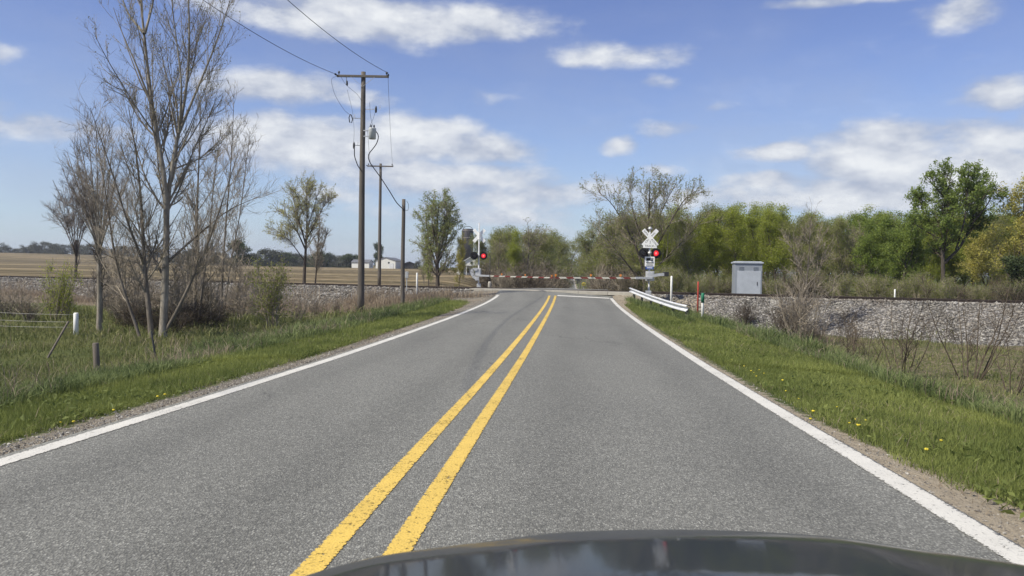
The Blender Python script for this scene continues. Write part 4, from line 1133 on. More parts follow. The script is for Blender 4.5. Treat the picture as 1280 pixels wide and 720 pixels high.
# ------------------------------------------------------------------ dandelions
protos = None
DL = [(12, 533), (75, 527), (93, 527), (120, 512), (142, 512), (235, 472), (206, 494), (196, 496), (300, 448), (330, 436)]
DR = [(943, 465), (950, 462), (938, 464), (955, 466), (978, 476), (981, 488), (998, 498), (1016, 515), (1047, 508), (1068, 532), (1081, 524), (1075, 533), (1070, 526), (1062, 528), (1176, 552), (1157, 563), (1012, 524), (930, 458), (946, 470), (890, 440), (915, 450)]
for (pp, lab) in ((DL, 'yellow dandelion head in the mown grass left of the road'), (DR, 'yellow dandelion head in the mown grass right of the road')):
    for (x, y) in pp:
        b = gpt(x, y, lift=.05)
        if protos is None:
            protos = empty('dandelion', b); m = MB()
            m.tube([(0, 0, .07), (0, 0, .085), (0, 0, .097), (0, 0, .10)], [.012, .028, .024, .008], 10); m.build('flower_head', M['dandelion'], protos, True)
            m = MB(); m.tube([(0, 0, 0), (.004, 0, .04), (0, 0, .075)], .0035, 5); m.build('stem', M['stem_green'], protos); o = protos
        else: o = copy_tree(protos); o.location = b
        o.rotation_euler = (g.normal(0, .2), g.normal(0, .2), g.uniform(0, 6)); s_ = g.uniform(.45, .75); o.scale = (s_, s_, s_)
        tag(o, lab, 'flower', 'dandelions in the verges')

# ------------------------------------------------------------------ the car whose bonnet shows at the bottom
car = empty('car', (.39, 1.2, float(hr(1.2))), 0, 'dark grey car whose glossy curved bonnet fills the bottom edge of the picture', 'car')
cz = float(hr(1.2))
CXC = .39
def hoodz(dx, y):
    z0 = np.interp(y, [.35, .6, .9, 1.2, 1.5, 1.65, 1.8, 1.92, 2.0], [1.035, 1.015, .985, .95, .905, .872, .815, .74, .66])
    a = abs(dx)
    z = z0 - .085 * a * a - .10 * max(0, a - .62) ** 1.5 * (2.2 if dx < 0 else .6)
    z += .008 * float(sstep(np.array(.50 - a - .06 * (2 - y)), 0, .22)) * float(sstep(np.array(y), .35, .6)) * float(1 - sstep(np.array(y), 1.7, 1.95))
    return z - cz - .011
ysm = np.linspace(.35, 2.0, 46); xsm = np.linspace(-.88, .88, 67)
m = MB(); V = [(x, y - 1.2 - .13 * (x / .8) ** 2 * (y / 2) ** 2, hoodz(x, y)) for y in ysm for x in xsm]
nX = len(xsm); m.add(V, [(j * nX + i, j * nX + i + 1, (j + 1) * nX + i + 1, (j + 1) * nX + i) for j in range(len(ysm) - 1) for i in range(nX - 1)])
hd = m.build('hood', M['car_paint'], car, True)
md = hd.modifiers.new('s', 'SOLIDIFY'); md.thickness = .012; md.offset = -1
for sg in (-1, 1):
    m = MB(); xs = np.linspace(.885, .96, 8); V = []
    for y in ysm:
        for i, x in enumerate(xs):
            f = (x - .885) / .075; zt = hoodz(sg * .88, y) - .004
            V.append((sg * x, y - 1.2 - .13 * (x / .8) ** 2 * (y / 2) ** 2, zt - .09 * f ** 2.2))
    n8 = len(xs); nb = len(V)
    m.add(V, [(j * n8 + i, j * n8 + i + 1, (j + 1) * n8 + i + 1, (j + 1) * n8 + i)[::sg] for j in range(len(ysm) - 1) for i in range(n8 - 1)])
    # side wall with a wheel arch
    n = 24; arc = [(.02 + .37 * math.cos(math.pi * k / n), .33 + .37 * math.sin(math.pi * k / n)) for k in range(n + 1)]
    for k in range(n):
        (y0, z0), (y1, z1) = arc[k], arc[k + 1]
        f0, f1 = hoodz(sg * .88, y0 + 1.2 + .16) - .094, hoodz(sg * .88, y1 + 1.2 + .16) - .094
        m.add([(sg * .96, y0, z0), (sg * .96, y1, z1), (sg * .96, y1, max(f1, z1 + .03)), (sg * .96, y0, max(f0, z0 + .03))], [(0, 1, 2, 3)])
    m.build('fender', M['car_paint'], car, True)
    m = MB(); m.tube([(sg * .72, .02, .33), (sg * .90, .02, .33)], [.33, .33], 28); m.tube([(sg * .9, .02, .33), (sg * .915, .02, .33)], [.31, .27], 28)
    wh = m.build('wheel', M['rubber'], car)
    m = MB(); m.tube([(sg * .905, .02, .33), (sg * .925, .02, .33)], [.22, .20], 20); m.build('rim', M['alloy'], wh)
    m = MB(); m.box((sg * .66, .53, .62), (.34, .16, .13), Matrix.Rotation(R(-16 * sg), 3, 'Z')); m.build('headlight', M['headlamp'], car, bevel=.04)
m = MB()
bp = [(-.90, .36), (-.72, .58), (-.4, .70), (0, .74), (.4, .70), (.72, .58), (.90, .36)]
for a, b in zip(bp[:-1], bp[1:]):
    m.prism([a, b, (b[0] * .9, b[1] - .14), (a[0] * .9, a[1] - .14)], lambda u, v: (u, v, .22), lambda u, v: (u, v, .54))
m.build('bumper', M['car_paint'], car)
m = MB(); m.box((0, .705, .40), (.9, .09, .14)); m.build('grille', M['car_trim'], car, bevel=.01)
# ------------------------------------------------------------------ trees
def stem_tree(seed, base, Z, stems, n1, n2, n3, nleaf, leaf, L1, L2, L3, wood, twig, leafm, label, cat='tree', ang=36, up=.07, f0=.18, n0=0, L0=0., rr=.45, group=None, name='bare_tree', jz=.5):
    """tree whose main stems follow the given outlines; every stem also leans a little towards or away from the camera"""
    g = np.random.default_rng(seed); Ps, Rs = [], []
    for pix, ra, rb in stems:
        lean = g.normal(0, jz)
        n = len(pix); q = np.array([P(x, y, Z) for x, y in pix])
        pts = []
        for k, (x, y) in enumerate(pix):
            hgt = max(0, q[k][2] - base[2]) / 8.
            pts.append(P(x, y, Z + lean * hgt * (k > 0)))
        pts = resample(pts, 16); Ps.append(pts); f = np.linspace(0, 1, 16); Rs.append(ra + (rb - ra) * f ** .8)
    S0 = (np.array(Ps), np.array(Rs))
    wood_sets = [(*S0, 8)]
    par = S0
    if n0:
        A = spawn(g, S0, n0, f0, .92, 30, 8, L0, .3, .36, 9, .035, up, .5, .2); wood_sets.append((*A, 6))
        par = (np.concatenate([resample(p, 10)[None] for p in S0[0]] + [A[0]]), np.concatenate([np.interp(np.linspace(0, 15, 10), np.arange(16), r)[None] for r in S0[1]] + [A[1]]))
    B = spawn(g, par, int(n1 * 1.3), f0 * .7, .97, ang, 10, L1 * 1.15, .35, rr, 8, .055, up * 1.05, .45, .25, .008 * Z / 28)
    Cc = spawn(g, B, int(n2 * 1.0), .12, 1, 38, 12, L2 * 1.25, .4, .6, 5, .075, up * .9, .4, .35, .006 * Z / 28)
    D = spawn(g, Cc, int(n3 * 1.25), .1, 1, 38, 14, L3 * 1.3, .4, .7, 4, .085, up * .8, .3, .5, .0038 * Z / 28)
    lf = None
    if nleaf:
        lf = leaves(g, np.concatenate([along(g, D, nleaf // 2, .5), along(g, Cc, nleaf - nleaf // 2, .4)]), leaf, leaf * .6)
    parts = plant_parts(np.array(base), wood_sets, [(*B, 4), (*Cc, 3), (*D, 3)], lf, M[wood], M[twig], M[leafm])
    return set_plant(name, base, parts, label, cat, group)

b = gpt(202, 426); Z = b[1]
stem_tree(1, b, Z, [
    ([(203, 430), (206, 380), (208, 300), (210, 240), (207, 218), (197, 178), (189, 130), (184, 80), (180, 42), (176, 0), (170, -50), (168, -95)], .155, .012),
    ([(204, 428), (207, 330), (209, 240), (214, 205), (224, 165), (232, 128), (237, 85), (238, 30), (234, -20), (232, -80)], .125, .012),
    ([(224, 166), (243, 120), (262, 75), (276, 38), (288, 0), (296, -30)], .055, .009),
    ([(224, 165), (228, 110), (222, 60), (215, 10), (212, -60)], .045, .009),
    ([(180, 42), (160, 18), (150, -10), (140, -40)], .05, .010), ([(181, 42), (190, 10), (197, -30), (198, -60)], .05, .010),
    ([(189, 130), (170, 80), (152, 40), (142, 10)], .05, .008)],
    95, 800, 3400, 6000, .05, 1.5, .62, .28, 'bark_pale', 'twigs', 'leaf_bud', 'tallest bare budding tree left of the road, forking into two pale leaders', up=.12, f0=.40, n0=24, L0=2.6, jz=.35, ang=31)
stem_tree(2, b, Z, [
    ([(190, 427), (186, 385), (180, 330), (178, 270), (172, 200), (160, 130)], .11, .010),
    ([(178, 431), (166, 395), (150, 352), (140, 300), (132, 240), (118, 150)], .06, .008),
    ([(206, 416), (222, 388), (240, 350), (262, 300), (282, 240), (298, 190)], .075, .008),
    ([(180, 330), (160, 280), (140, 215), (113, 135)], .05, .008),
    ([(207, 330), (240, 300), (285, 262), (325, 245)], .05, .006), ([(207, 350), (180, 300), (150, 255), (128, 225)], .05, .006)],
    120, 1000, 3600, 0, .05, 1.1, .55, .26, 'bark_grey', 'twigs', 'leaf_bud', 'lower grey clump of bare stems sprouting around the foot of the tallest budding tree', up=.07, f0=.2, n0=14, L0=1.5, jz=.6, name='bare_sapling')
b2_ = gpt(245, 408)
stem_tree(3, b2_, b2_[1], [([(243, 408), (244, 360), (246, 300), (247, 240), (250, 170), (251, 115)], .10, .010), ([(248, 407), (254, 350), (262, 290), (268, 220), (276, 165)], .07, .008)],
    60, 520, 2200, 500, .05, 1.15, .5, .24, 'bark_grey', 'twigs', 'leaf_bud', 'slim straight bare tree just right of the tallest budding tree', f0=.25, n0=10, L0=1.4, up=.08)
b = gpt(284, 398)
stem_tree(4, b, b[1] + 2, [([(276, 400), (278, 340), (283, 270), (290, 190), (293, 108)], .085, .008), ([(279, 400), (288, 330), (300, 270), (308, 205), (312, 165)], .06, .006)],
    55, 420, 1800, 0, .05, 1.0, .48, .22, 'bark_grey', 'twigs', 'leaf_bud', 'narrow bare tree nearest the utility poles at the right end of the left tree clump', f0=.25, n0=8, L0=1.2, up=.1)
b = gpt(124, 417)
fan = [([(124, 417), (125, 380), (124, 320)], .12, .085)]
for k, (x1, y1) in enumerate([(66, 225), (76, 205), (84, 190), (92, 182), (100, 174), (110, 170), (120, 165), (132, 170), (142, 178), (152, 190), (163, 212)]):
    xa = 124 + (x1 - 115) * .08
    fan.append(([(124, 335 - (k % 3) * 14), (xa, 300), (xa + (x1 - xa) * .40, 262 - (k % 2) * 6), (x1 * .75 + xa * .25, (y1 + 30)), (x1, y1)], .05, .008))
stem_tree(5, b, b[1], fan, 110, 800, 2600, 0, .05, .85, .42, .2, 'bark_pale', 'twig_purple', 'leaf_bud', 'fan shaped purplish bare tree on a single pale trunk beside the white fence post', up=.10, f0=.3, ang=24, jz=.9)
b = at(94, 350, 78)
fan = [([(94, 352), (95, 330), (96, 300)], .16, .10)] + [([(95, 320), (95 + dx * .4, 285), (95 + dx, 225 + abs(dx) * 1.0)], .07, .01) for dx in (-34, -24, -14, -5, 6, 16, 26)]
stem_tree(6, b, 78, fan, 90, 600, 1800, 0, .05, 1.7, .8, .4, 'bark_dark', 'twig_purple', 'leaf_bud', 'bare purplish tree beyond the tracks behind the fan shaped tree', up=.08, f0=.35, ang=28, jz=1.2)
# budding tree beyond the tracks and its bare neighbour
b = at(380, 354, 72)
stem_tree(7, b, 72, [([(380, 356), (381, 330), (383, 300), (384, 270), (383, 240), (384, 226)], .17, .02), ([(382, 312), (372, 290), (360, 270), (345, 262)], .09, .015), ([(383, 300), (396, 275), (406, 255), (412, 245)], .08, .015), ([(382, 305), (372, 270), (366, 245), (366, 234)], .08, .015), ([(384, 285), (394, 255), (398, 238)], .06, .015), ([(380, 325), (362, 300), (348, 290), (340, 284)], .06, .012)],
    130, 620, 1700, 8000, .105, 1.35, .7, .36, 'bark_dark', 'twigs', 'leaf_pale', 'pale yellow-green budding tree beyond the tracks left of the utility poles', f0=.45, up=.06, name='budding_tree')
b = at(397, 354, 71)
stem_tree(8, b, 71, [([(394, 356), (396, 330), (398, 300), (400, 275)], .08, .012), ([(396, 330), (404, 308), (410, 285)], .05, .01)],
    60, 260, 700, 0, .1, .9, .45, .25, 'bark_dark', 'twigs', 'leaf_bud', 'small bare tree leaning on the right of the pale budding tree', f0=.25, up=.09)
# bare crown behind the right-hand signal
b = at(812, 366, 72)
stem_tree(9, b, 72, [([(806, 370), (806, 340), (808, 300), (812, 262), (812, 228)], .22, .03), ([(806, 345), (796, 310), (778, 275), (762, 250), (748, 240)], .13, .02), ([(808, 330), (828, 295), (848, 260), (862, 240), (874, 238)], .13, .02), ([(808, 315), (822, 275), (836, 245), (846, 228)], .10, .02), ([(807, 320), (796, 280), (788, 250), (784, 234)], .10, .02), ([(800, 350), (780, 325), (760, 300), (745, 285)], .09, .02), ([(810, 345), (840, 315), (865, 290), (884, 268)], .09, .02), ([(812, 262), (824, 240), (828, 226)], .06, .015)],
    150, 1100, 2600, 11000, .115, 1.45, .8, .42, 'bark_dark', 'twigs', 'leaf_olive', 'wide spreading bare-topped tree behind the lettered crossing signal', f0=.3, up=.05, n0=18, L0=2.2, jz=1.2)
b = gpt(1003, 418); 
stem_tree(10, b, b[1], [([(1003, 420), (1006, 380), (1010, 335), (1012, 300), (1014, 268)], .065, .008), ([(1006, 380), (1018, 350), (1028, 325), (1036, 305)], .035, .006), ([(1008, 360), (998, 335), (990, 310), (986, 292)], .035, .006), ([(1010, 335), (1022, 310), (1027, 285)], .03, .006), ([(1005, 395), (1022, 375), (1042, 362)], .03, .005)],
    50, 300, 1000, 0, .05, .75, .38, .2, 'bark_grey', 'twigs', 'leaf_bud', 'slender bare sapling rising from the ditch in front of the grey ballast', f0=.3, up=.08, name='bare_sapling', n0=6, L0=1.)
# big leafy tree on the right
b = at(1182, 372, 63)
stem_tree(11, b, 63, [([(1180, 378), (1179, 345), (1178, 318), (1180, 285), (1183, 255), (1186, 228), (1190, 214)], .22, .03), ([(1179, 330), (1200, 310), (1213, 285), (1220, 255), (1228, 225)], .15, .025), ([(1178, 318), (1165, 285), (1155, 265), (1148, 243)], .11, .02), ([(1215, 280), (1235, 255), (1247, 228)], .08, .02), ([(1183, 250), (1170, 235), (1158, 220)], .07, .02), ([(1195, 312), (1206, 275), (1209, 240), (1211, 214)], .09, .02), ([(1220, 262), (1237, 235), (1242, 220)], .06, .015), ([(1178, 300), (1150, 285), (1135, 270)], .06, .015)],
    160, 800, 2000, 24000, .155, .95, .55, .3, 'bark_dark', 'twig_dark', 'leaf_fresh', 'largest leafy green tree with two rounded lobes at the right, beyond the tracks', f0=.45, up=.03, name='leafy_tree', n0=16, L0=1.4, jz=1.6)

def place(proto, x, Z, top, label, name='tree', group=None, cat='tree', y=362, rz=None, H=8., sxy=1., sink=0.):
    """a copy of a prototype standing at pixel column x, distance Z, scaled so its top reaches row `top`"""
    b = at(x, y, Z); h = P(x, top, Z)[2] - b[2]
    b[2] -= h * sink; h *= 1 + sink
    o = empty(name, b, rng_t.uniform(0, 6.28) if rz is None else rz, label, cat, group)
    s = h / H; o.scale = (s * sxy, s * sxy, s)
    for n, me in proto: link(n, me, o)
    return o
rng_t = np.random.default_rng(21)
# prototypes, all about eight metres tall
def fit(parts, H=8.):
    zz = np.concatenate([np.array([v.co.z for v in me.vertices]) for _, me in parts]); k = H / np.quantile(zz, .9995)
    for _, me in parts: me.transform(Matrix.Scale(k, 4))
    return parts
T_spring = [fit(auto_tree(100 + k, 8, 2.6, .09, .14, 9, 60, 420, 1500, 17000, .095, .17, 28, .12, .08, leafm='leaf_spring', wood='bark_dark', twig='twigs', f_low=.06)) for k in range(3)]
T_olive = [fit(auto_tree(120 + k, 8, 2.6, .09, .16, 9, 64, 460, 1900, 9500, .09, .15, 30, .12, .07, leafm='leaf_olive', wood='bark_grey', twig='twigs', f_low=.06)) for k in range(3)]
T_bare = [fit(auto_tree(140 + k, 8, 2.5, .085, .14, 10, 64, 520, 2600, 1500, .11, .12, 28, .13, .08, leafm='leaf_olive', wood='bark_grey', twig='twigs', f_low=.06)) for k in range(3)]
T_green = [fit(auto_tree(160 + k, 8, 3.3, .11, .16, 9, 60, 420, 1500, 14000, .15, .16, 38, .07, .04, leafm='leaf_green', wood='bark_dark', twig='twig_dark', f_low=.06)) for k in range(2)]
T_feather = [fit(auto_tree(170, 8, 2.2, .12, .10, 12, 80, 520, 1800, 12000, .12, .16, 34, .08, .05, leafm='leaf_feather', wood='bark_dark', twig='twigs', f_low=.08))]
T_yellow = [fit(auto_tree(180, 8, 3.0, .10, .18, 9, 60, 420, 1500, 9500, .14, .16, 34, .08, .05, leafm='leaf_yellow', wood='bark_dark', twig='twigs', f_low=.08))]
T_dark = [fit(auto_tree(190 + k, 8, 3.8, .16, .06, 11, 60, 300, 700, 9000, .32, .30, 52, .05, .03, leafm='leaf_dark', wood='bark_dark', twig='twig_dark', f_low=.03)) for k in range(2)]
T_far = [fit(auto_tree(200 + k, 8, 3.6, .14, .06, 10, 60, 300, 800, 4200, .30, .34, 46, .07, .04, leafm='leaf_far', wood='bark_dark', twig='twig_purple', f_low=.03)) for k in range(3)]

# trees left of the road beyond the tracks
b = at(546, 357, 74)
stem_tree(12, b, 74, [([(547, 358), (547, 335), (546, 305), (547, 278), (549, 250)], .20, .03), ([(547, 335), (538, 310), (533, 285), (533, 262)], .11, .02), ([(547, 330), (557, 305), (562, 280), (563, 262)], .11, .02), ([(546, 345), (536, 332), (529, 318)], .08, .02), ([(547, 345), (558, 334), (565, 322)], .08, .02), ([(546, 305), (540, 280), (540, 256)], .08, .02), ([(547, 300), (556, 275), (556, 254)], .08, .02)],
    140, 700, 1800, 17000, .115, 1.1, .6, .34, 'bark_dark', 'twigs', 'leaf_feather', 'tall feathery green tree beyond the tracks between shortest pole and silver signal', f0=.12, up=.06, name='leafy_tree', n0=16, L0=1.0, jz=.9)
place(T_feather[0], 536, 75, 290, 'lower green tree at the foot of the tall feathery green tree', 'leafy_tree', y=355, sxy=.60, rz=2.2)
place(T_yellow[0], 574, 74, 290, 'small yellow-green tree just left of the silver crossing signal', 'leafy_tree', y=356, sxy=.62, rz=.5)
place(T_bare[0], 530, 92, 318, 'low bushy tree left of the tall feathery green tree', 'bushy_tree', y=350, sxy=1.2)
# row behind the lowered gate, left of the vista
ROW = [(608, 100, 291, 'O', 1.), (617, 102, 288, 'O', 1.1), (627, 108, 290, 'O', 1.1), (639, 106, 284, 'O', 1.1), (650, 112, 280, 'O', 1.), (660, 110, 282, 'B', 1.2), (668, 114, 288, 'O', 1.2), (677, 124, 289, 'O', 1.2), (686, 136, 289, 'O', 1.2), (694, 150, 292, 'O', 1.1), (700, 170, 297, 'O', 1.2), (705, 205, 303, 'O', 1.2), (612, 118, 290, 'O', 1.), (622, 96, 293, 'B', .9), (634, 118, 286, 'O', .9), (644, 100, 284, 'S', .7), (655, 104, 272, 'B', 1.1), (663, 122, 288, 'O', 1.), (672, 128, 290, 'B', 1.), (682, 142, 287, 'O', 1.), (690, 160, 291, 'O', 1.1), (697, 185, 294, 'B', 1.), (703, 215, 299, 'O', 1.), (706, 260, 306, 'B', 1.), (628, 135, 296, 'B', 1.2), (648, 150, 290, 'O', 1.2)]
KIND = {'O': T_olive, 'B': T_bare, 'S': T_spring, 'G': T_green}
KL = {'O': 'olive leafing', 'B': 'bare twiggy', 'S': 'bright spring green', 'G': 'dense green'}
for k, (x, Z_, top, kd, sx_) in enumerate(ROW):
    if x == 655: lab = 'tallest bare-topped tree in the row behind the lowered left gate'
    elif x == 644: lab = 'yellow-tinged spring tree in the row behind the lowered left gate'
    else: lab = KL[kd] + ' tree in the row behind the lowered left gate'
    place(KIND[kd][k % 3], x, Z_, top, lab, 'row_tree', 'trees left of the far road', y=355, sxy=sx_ * 1.35)
ROW = [(742, 120, 288, 'O', 1.1), (751, 105, 280, 'O', 1.1), (761, 96, 276, 'O', 1.1), (772, 94, 272, 'O', 1.1), (784, 90, 266, 'O', 1.1), (796, 88, 268, 'O', 1.1), (808, 84, 262, 'O', 1.2), (820, 82, 262, 'O', 1.2), (724, 250, 306, 'B', 1.), (728, 200, 300, 'O', 1.), (733, 165, 294, 'B', 1.), (738, 135, 290, 'B', 1.), (746, 112, 282, 'B', 1.), (756, 100, 276, 'O', .9), (766, 92, 280, 'B', 1.), (778, 98, 268, 'O', 1.), (790, 88, 276, 'B', 1.)]
for k, (x, Z_, top, kd, sx_) in enumerate(ROW):
    place(KIND[kd][k % 3], x, Z_, top, KL[kd] + ' tree right of the distant road behind the lowered right gate', 'row_tree', 'trees right of the far road', y=358, sxy=sx_ * 1.25)
# trees closing the vista
for k, (x, Z_, top) in enumerate([(700, 420, 318), (705, 520, 325), (722, 430, 322), (716, 640, 330), (711, 800, 336)]):
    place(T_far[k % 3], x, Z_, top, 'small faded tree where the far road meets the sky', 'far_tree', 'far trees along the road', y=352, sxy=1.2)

# the wood on the right, beyond the tracks
k = 0
for x in np.arange(822, 1292, 8):
    xx = x + rng_t.normal(0, 4); Z_ = rng_t.uniform(72, 84)
    sp = 264 + 3 * math.sin(x * .045) + rng_t.normal(0, 2.5) + (4 if x > 1040 else 0) + (8 if 980 < x < 1080 else 0) + (-6 if 890 < x < 975 else 0)
    kd = 'S' if x < 985 else ('O' if x < 1055 else 'G' if x < 1150 else 'S')
    if rng_t.uniform() < .15: kd = 'O' if kd == 'S' else 'B'
    if x < 870: kd = 'O' if k % 2 else 'S'; sp += 6
    lab = {'S': 'bright spring green tree in the wood behind the grey shelter and ballast', 'O': 'olive half-leafed tree in the wood beyond the tracks', 'B': 'bare twiggy tree in the wood beyond the tracks', 'G': 'dense green tree in the wood left of the two-lobed leafy tree'}[kd]
    place(KIND[kd][k % len(KIND[kd])], xx, Z_, sp, lab, 'wood_tree', 'trees of the right-hand wood', y=366, sxy=rng_t.uniform(1.0, 1.35)); k += 1
for x in np.arange(826, 1300, 14):
    Z_ = rng_t.uniform(88, 104); sp = 263 + rng_t.normal(0, 4)
    kd = 'SOSS'[k % 4]
    lab = {'S': 'bright spring green tree in the back rows of the wood beyond the tracks', 'O': 'olive half-leafed tree in the back rows of the wood beyond the tracks', 'B': 'bare twiggy tree in the back rows of the wood beyond the tracks'}[kd]
    place(KIND[kd][k % 3], x + rng_t.normal(0, 5), Z_, sp, lab, 'wood_tree', 'back trees of the right-hand wood', y=366, sxy=1.2); k += 1
place(T_green[0], 1126, 65, 264, 'leafy green tree leaning against the left of the two-lobed leafy tree', 'leafy_tree', y=372, rz=.4, sxy=1.1)
place(T_green[1], 1098, 68, 284, 'low dense green tree in front of the wood, left of the two-lobed tree', 'leafy_tree', y=370, rz=2.4, sxy=1.1)
place(T_yellow[0], 1264, 62, 216, 'sunlit yellow tree at the right edge of the picture', 'leafy_tree', y=376, rz=1.4, sxy=1.15)
place(T_yellow[0], 1232, 68, 282, 'low yellow tree right of the two-lobed leafy tree trunk', 'leafy_tree', y=374, rz=3.4, sxy=1.5)
place(T_dark[0], 1274, 58, 318, 'dark low tree at the right edge of the picture beyond the tracks', 'bushy_tree', y=378, rz=1., sxy=1.2)

# undergrowth of the wood and brush along the line
BU = [bush(300 + k, 2.0, 1.3, 16, 80, 380, up=.06) for k in range(3)]
BD = [bush(340 + k, 2.0, 1.6, 24, 150, 800, up=.03, sp=.8, ang=48, wood='bark_dark', twig='twig_dark') for k in range(2)]
BG = [bush(310 + k, 2.0, 1.4, 16, 90, 300, 2600, .065, .10, leafm='leaf_olive') for k in range(2)]
def put_bush(proto, b, h, label, name='bare_shrub', group=None, rz=None, sxy=1.):
    o = empty(name, b, rng_t.uniform(0, 6.28) if rz is None else rz, label, 'shrub', group)
    s = h / 2.0; o.scale = (s * sxy, s * sxy, s)
    for n, me in proto: link(n, me, o)
    return o
for x in np.arange(822, 1290, 8):
    Z_ = rng_t.uniform(58, 66) if x < 1180 else rng_t.uniform(54, 62)
    if 905 < x < 962: Z_ = 66
    b = at(x + rng_t.normal(0, 3), 366, Z_); kd = rng_t.uniform() < .8
    put_bush((BG if kd else BD)[k % 2], b, rng_t.uniform(1.0, 2.3), ('half-leafed' if kd else 'bare twiggy') + ' shrub in the undergrowth before the wood, beyond the tracks', 'undergrowth_shrub', 'undergrowth shrubs beyond the tracks', sxy=1.2); k += 1
for x in np.arange(604, 804, 7):
    if 698 < x < 738: continue
    b = at(x + rng_t.normal(0, 2), 358, rng_t.uniform(80, 100))
    put_bush((BU + BD)[k % 5], b, rng_t.uniform(2.0, 3.8), 'bare twiggy shrub at the foot of the trees behind the lowered gates', 'undergrowth_shrub', 'undergrowth shrubs behind the gates', sxy=1.2); k += 1
# individual shrubs in view
put_bush(BU[0], gpt(1000, 430), 3.2, 'dense dark bare shrub around the slender sapling in the right ditch', rz=.3, sxy=1.0)
put_bush(BD[1], gpt(980, 426), 2.0, 'smaller dark bare shrub on the left side of the sapling in the right ditch', rz=1.3, sxy=.8)
put_bush(BD[0], gpt(930, 406), 1.2, 'low brown bare shrub in the ditch below the grey shelter', rz=2.3)
sp_ = [bush(320 + k, 2.0, 1.1, 8, 36, 90, r0=.017, wood='bark_dark', twig='twig_dark', sp=.75, up=.10, ang=34, one=True) for k in range(3)]
put_bush(sp_[0], gpt(1128, 470), 2.7, 'open bare shrub with few dark stems in front of the right ballast', rz=.4)
put_bush(sp_[1], gpt(1212, 474), 3.2, 'tallest open bare shrub with straight stems near the right edge', rz=2.)
put_bush(sp_[2], gpt(1262, 492), 2.4, 'low arching bare shrub at the right edge of the picture', rz=4.)
put_bush(sp_[0], gpt(1060, 446), 1.9, 'thin low bare shrub between the sapling and the open bare shrub', rz=3.)
put_bush(sp_[2], gpt(1085, 462), 2.1, 'small bare shrub left of the open dark stemmed shrub', rz=1.2)
put_bush(BG[0], gpt(344, 412), 2.6, 'loose shrub with first olive leaves left of the tall utility pole', 'leafing_shrub', rz=1., sxy=.9)
GS = bush(330, 2.0, 1.2, 14, 90, 320, 2600, .06, .08, leafm='leaf_spring', up=.08)
put_bush(GS, gpt(68, 402), 2.75, 'bright green leafing shrub behind the wire fence', 'leafing_shrub', rz=.5, sxy=.75)
put_bush(GS, gpt(84, 398), 1.7, 'smaller green leafing shrub right beside the bright green one', 'leafing_shrub', rz=2.5, sxy=.9)
for (x, y, h, lab) in ((10, 400, 1.7, 'dark bare shrub behind the wire fence at the left edge'), (36, 404, 1.5, 'dark bare shrub between the left edge shrub and the bright green shrub')):
    put_bush(BU[1], gpt(x, y), h, lab, rz=x, sxy=1.6)
BR = [(152, 402, 1.3), (170, 398, 1.5), (222, 404, 1.3), (232, 394, 1.4), (262, 404, 1.2), (300, 400, 1.2), (318, 394, 1.1), (372, 402, 1.0), (396, 396, .9), (420, 392, .8), (268, 392, 1.2), (205, 394, 1.5), (290, 388, 1.0), (240, 384, 1.2), (180, 386, 1.2), (130, 390, 1.2), (340, 392, .9)]
for (x, y, h) in BR:
    put_bush(BU[k % 3], gpt(x, y), h * 1.35, 'low brown bramble in the thicket between the left trees and the tracks', 'bramble', 'brambles in the left thicket', sxy=1.3); k += 1

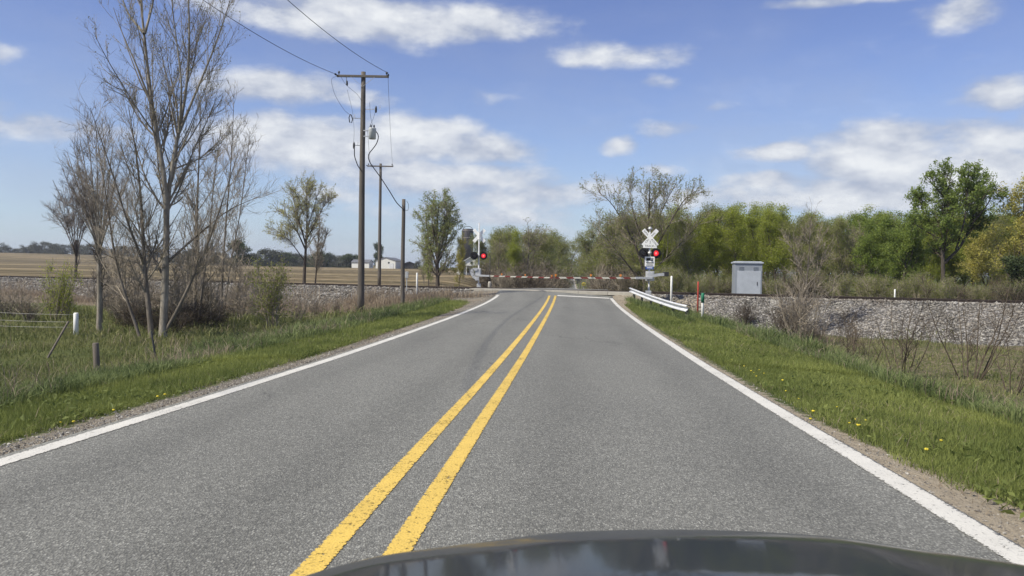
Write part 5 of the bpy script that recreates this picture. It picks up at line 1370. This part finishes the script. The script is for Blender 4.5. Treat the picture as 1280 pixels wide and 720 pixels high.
TS = [bush(350 + k, 2.0, .9, 9, 60, 420, 0, r0=.013, up=.10, sp=.45, ang=32, one=True) for k in range(3)]
for (x, y, h) in ((160, 410, 3.6), (222, 412, 3.2), (262, 408, 4.0), (300, 402, 3.4), (320, 396, 2.8), (140, 398, 3.0), (236, 396, 3.8), (176, 396, 3.3)):
    put_bush(TS[k % 3], gpt(x, y), h, 'tall thin bare shrub growing among the trunks of the left tree clump', 'bare_shrub', 'tall bare shrubs in the left clump', sxy=1.0); k += 1
for (x, y, h) in ((186, 414, 1.1), (214, 418, 1.0), (232, 412, 1.2), (256, 412, 1.0), (168, 412, 1.0), (276, 404, 1.0)):
    put_bush(BD[k % 2], gpt(x, y), h, 'dark low twig tangle at the foot of the left tree clump', 'bramble', 'dark tangles under the left clump', sxy=1.4); k += 1
# far trees on the left
place(T_dark[0], 296, 190, 299, 'round dark green tree far behind the left tree clump', 'far_tree', y=338, rz=.4, sxy=1.25)
place(T_dark[1], 472, 330, 303, 'dark green tree standing behind the distant pale barn', 'far_tree', y=336, rz=1.2, sxy=.85)
for x, top in [(2, 303), (12, 309), (21, 310), (33, 306), (27, 309), (41, 305), (48, 302), (56, 301), (64, 303), (73, 305), (82, 305), (92, 304), (104, 304), (114, 304), (126, 307), (138, 308), (150, 307), (162, 306), (174, 307), (186, 306), (198, 308)]:
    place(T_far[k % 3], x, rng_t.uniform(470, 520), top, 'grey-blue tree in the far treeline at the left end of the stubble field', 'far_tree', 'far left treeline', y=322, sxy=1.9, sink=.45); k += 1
for x in np.arange(212, 452, 8):
    top = 315 + 3 * math.sin(x * .07) + rng_t.normal(0, 1.5) + (5 if x > 405 else 0)
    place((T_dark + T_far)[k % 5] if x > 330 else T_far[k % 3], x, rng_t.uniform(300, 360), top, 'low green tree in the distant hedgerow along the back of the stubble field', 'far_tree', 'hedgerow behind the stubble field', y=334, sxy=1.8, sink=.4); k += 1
for x, top in [(522, 324), (532, 318), (612, 312), (520, 329), (600, 306)]:
    place(T_far[k % 3], x, rng_t.uniform(260, 320), top, 'far tree behind the farm buildings', 'far_tree', 'trees behind the farm', y=338, sxy=1.3); k += 1

# ------------------------------------------------------------------ a little air between here and the far fields
if HAZE:
    t = NT('haze')
    pv = t.n('ShaderNodeVolumePrincipled'); pv.inputs['Color'].default_value = (.86, .92, 1, 1); pv.inputs['Density'].default_value = HAZE; pv.inputs['Anisotropy'].default_value = .2
    t.l(pv.outputs[0], t.out.inputs['Volume'])
    m = MB(); m.box((0, 3400, 12), (9400, 7300, 44)); tag(m.build('haze', t.mat), kind='stuff')
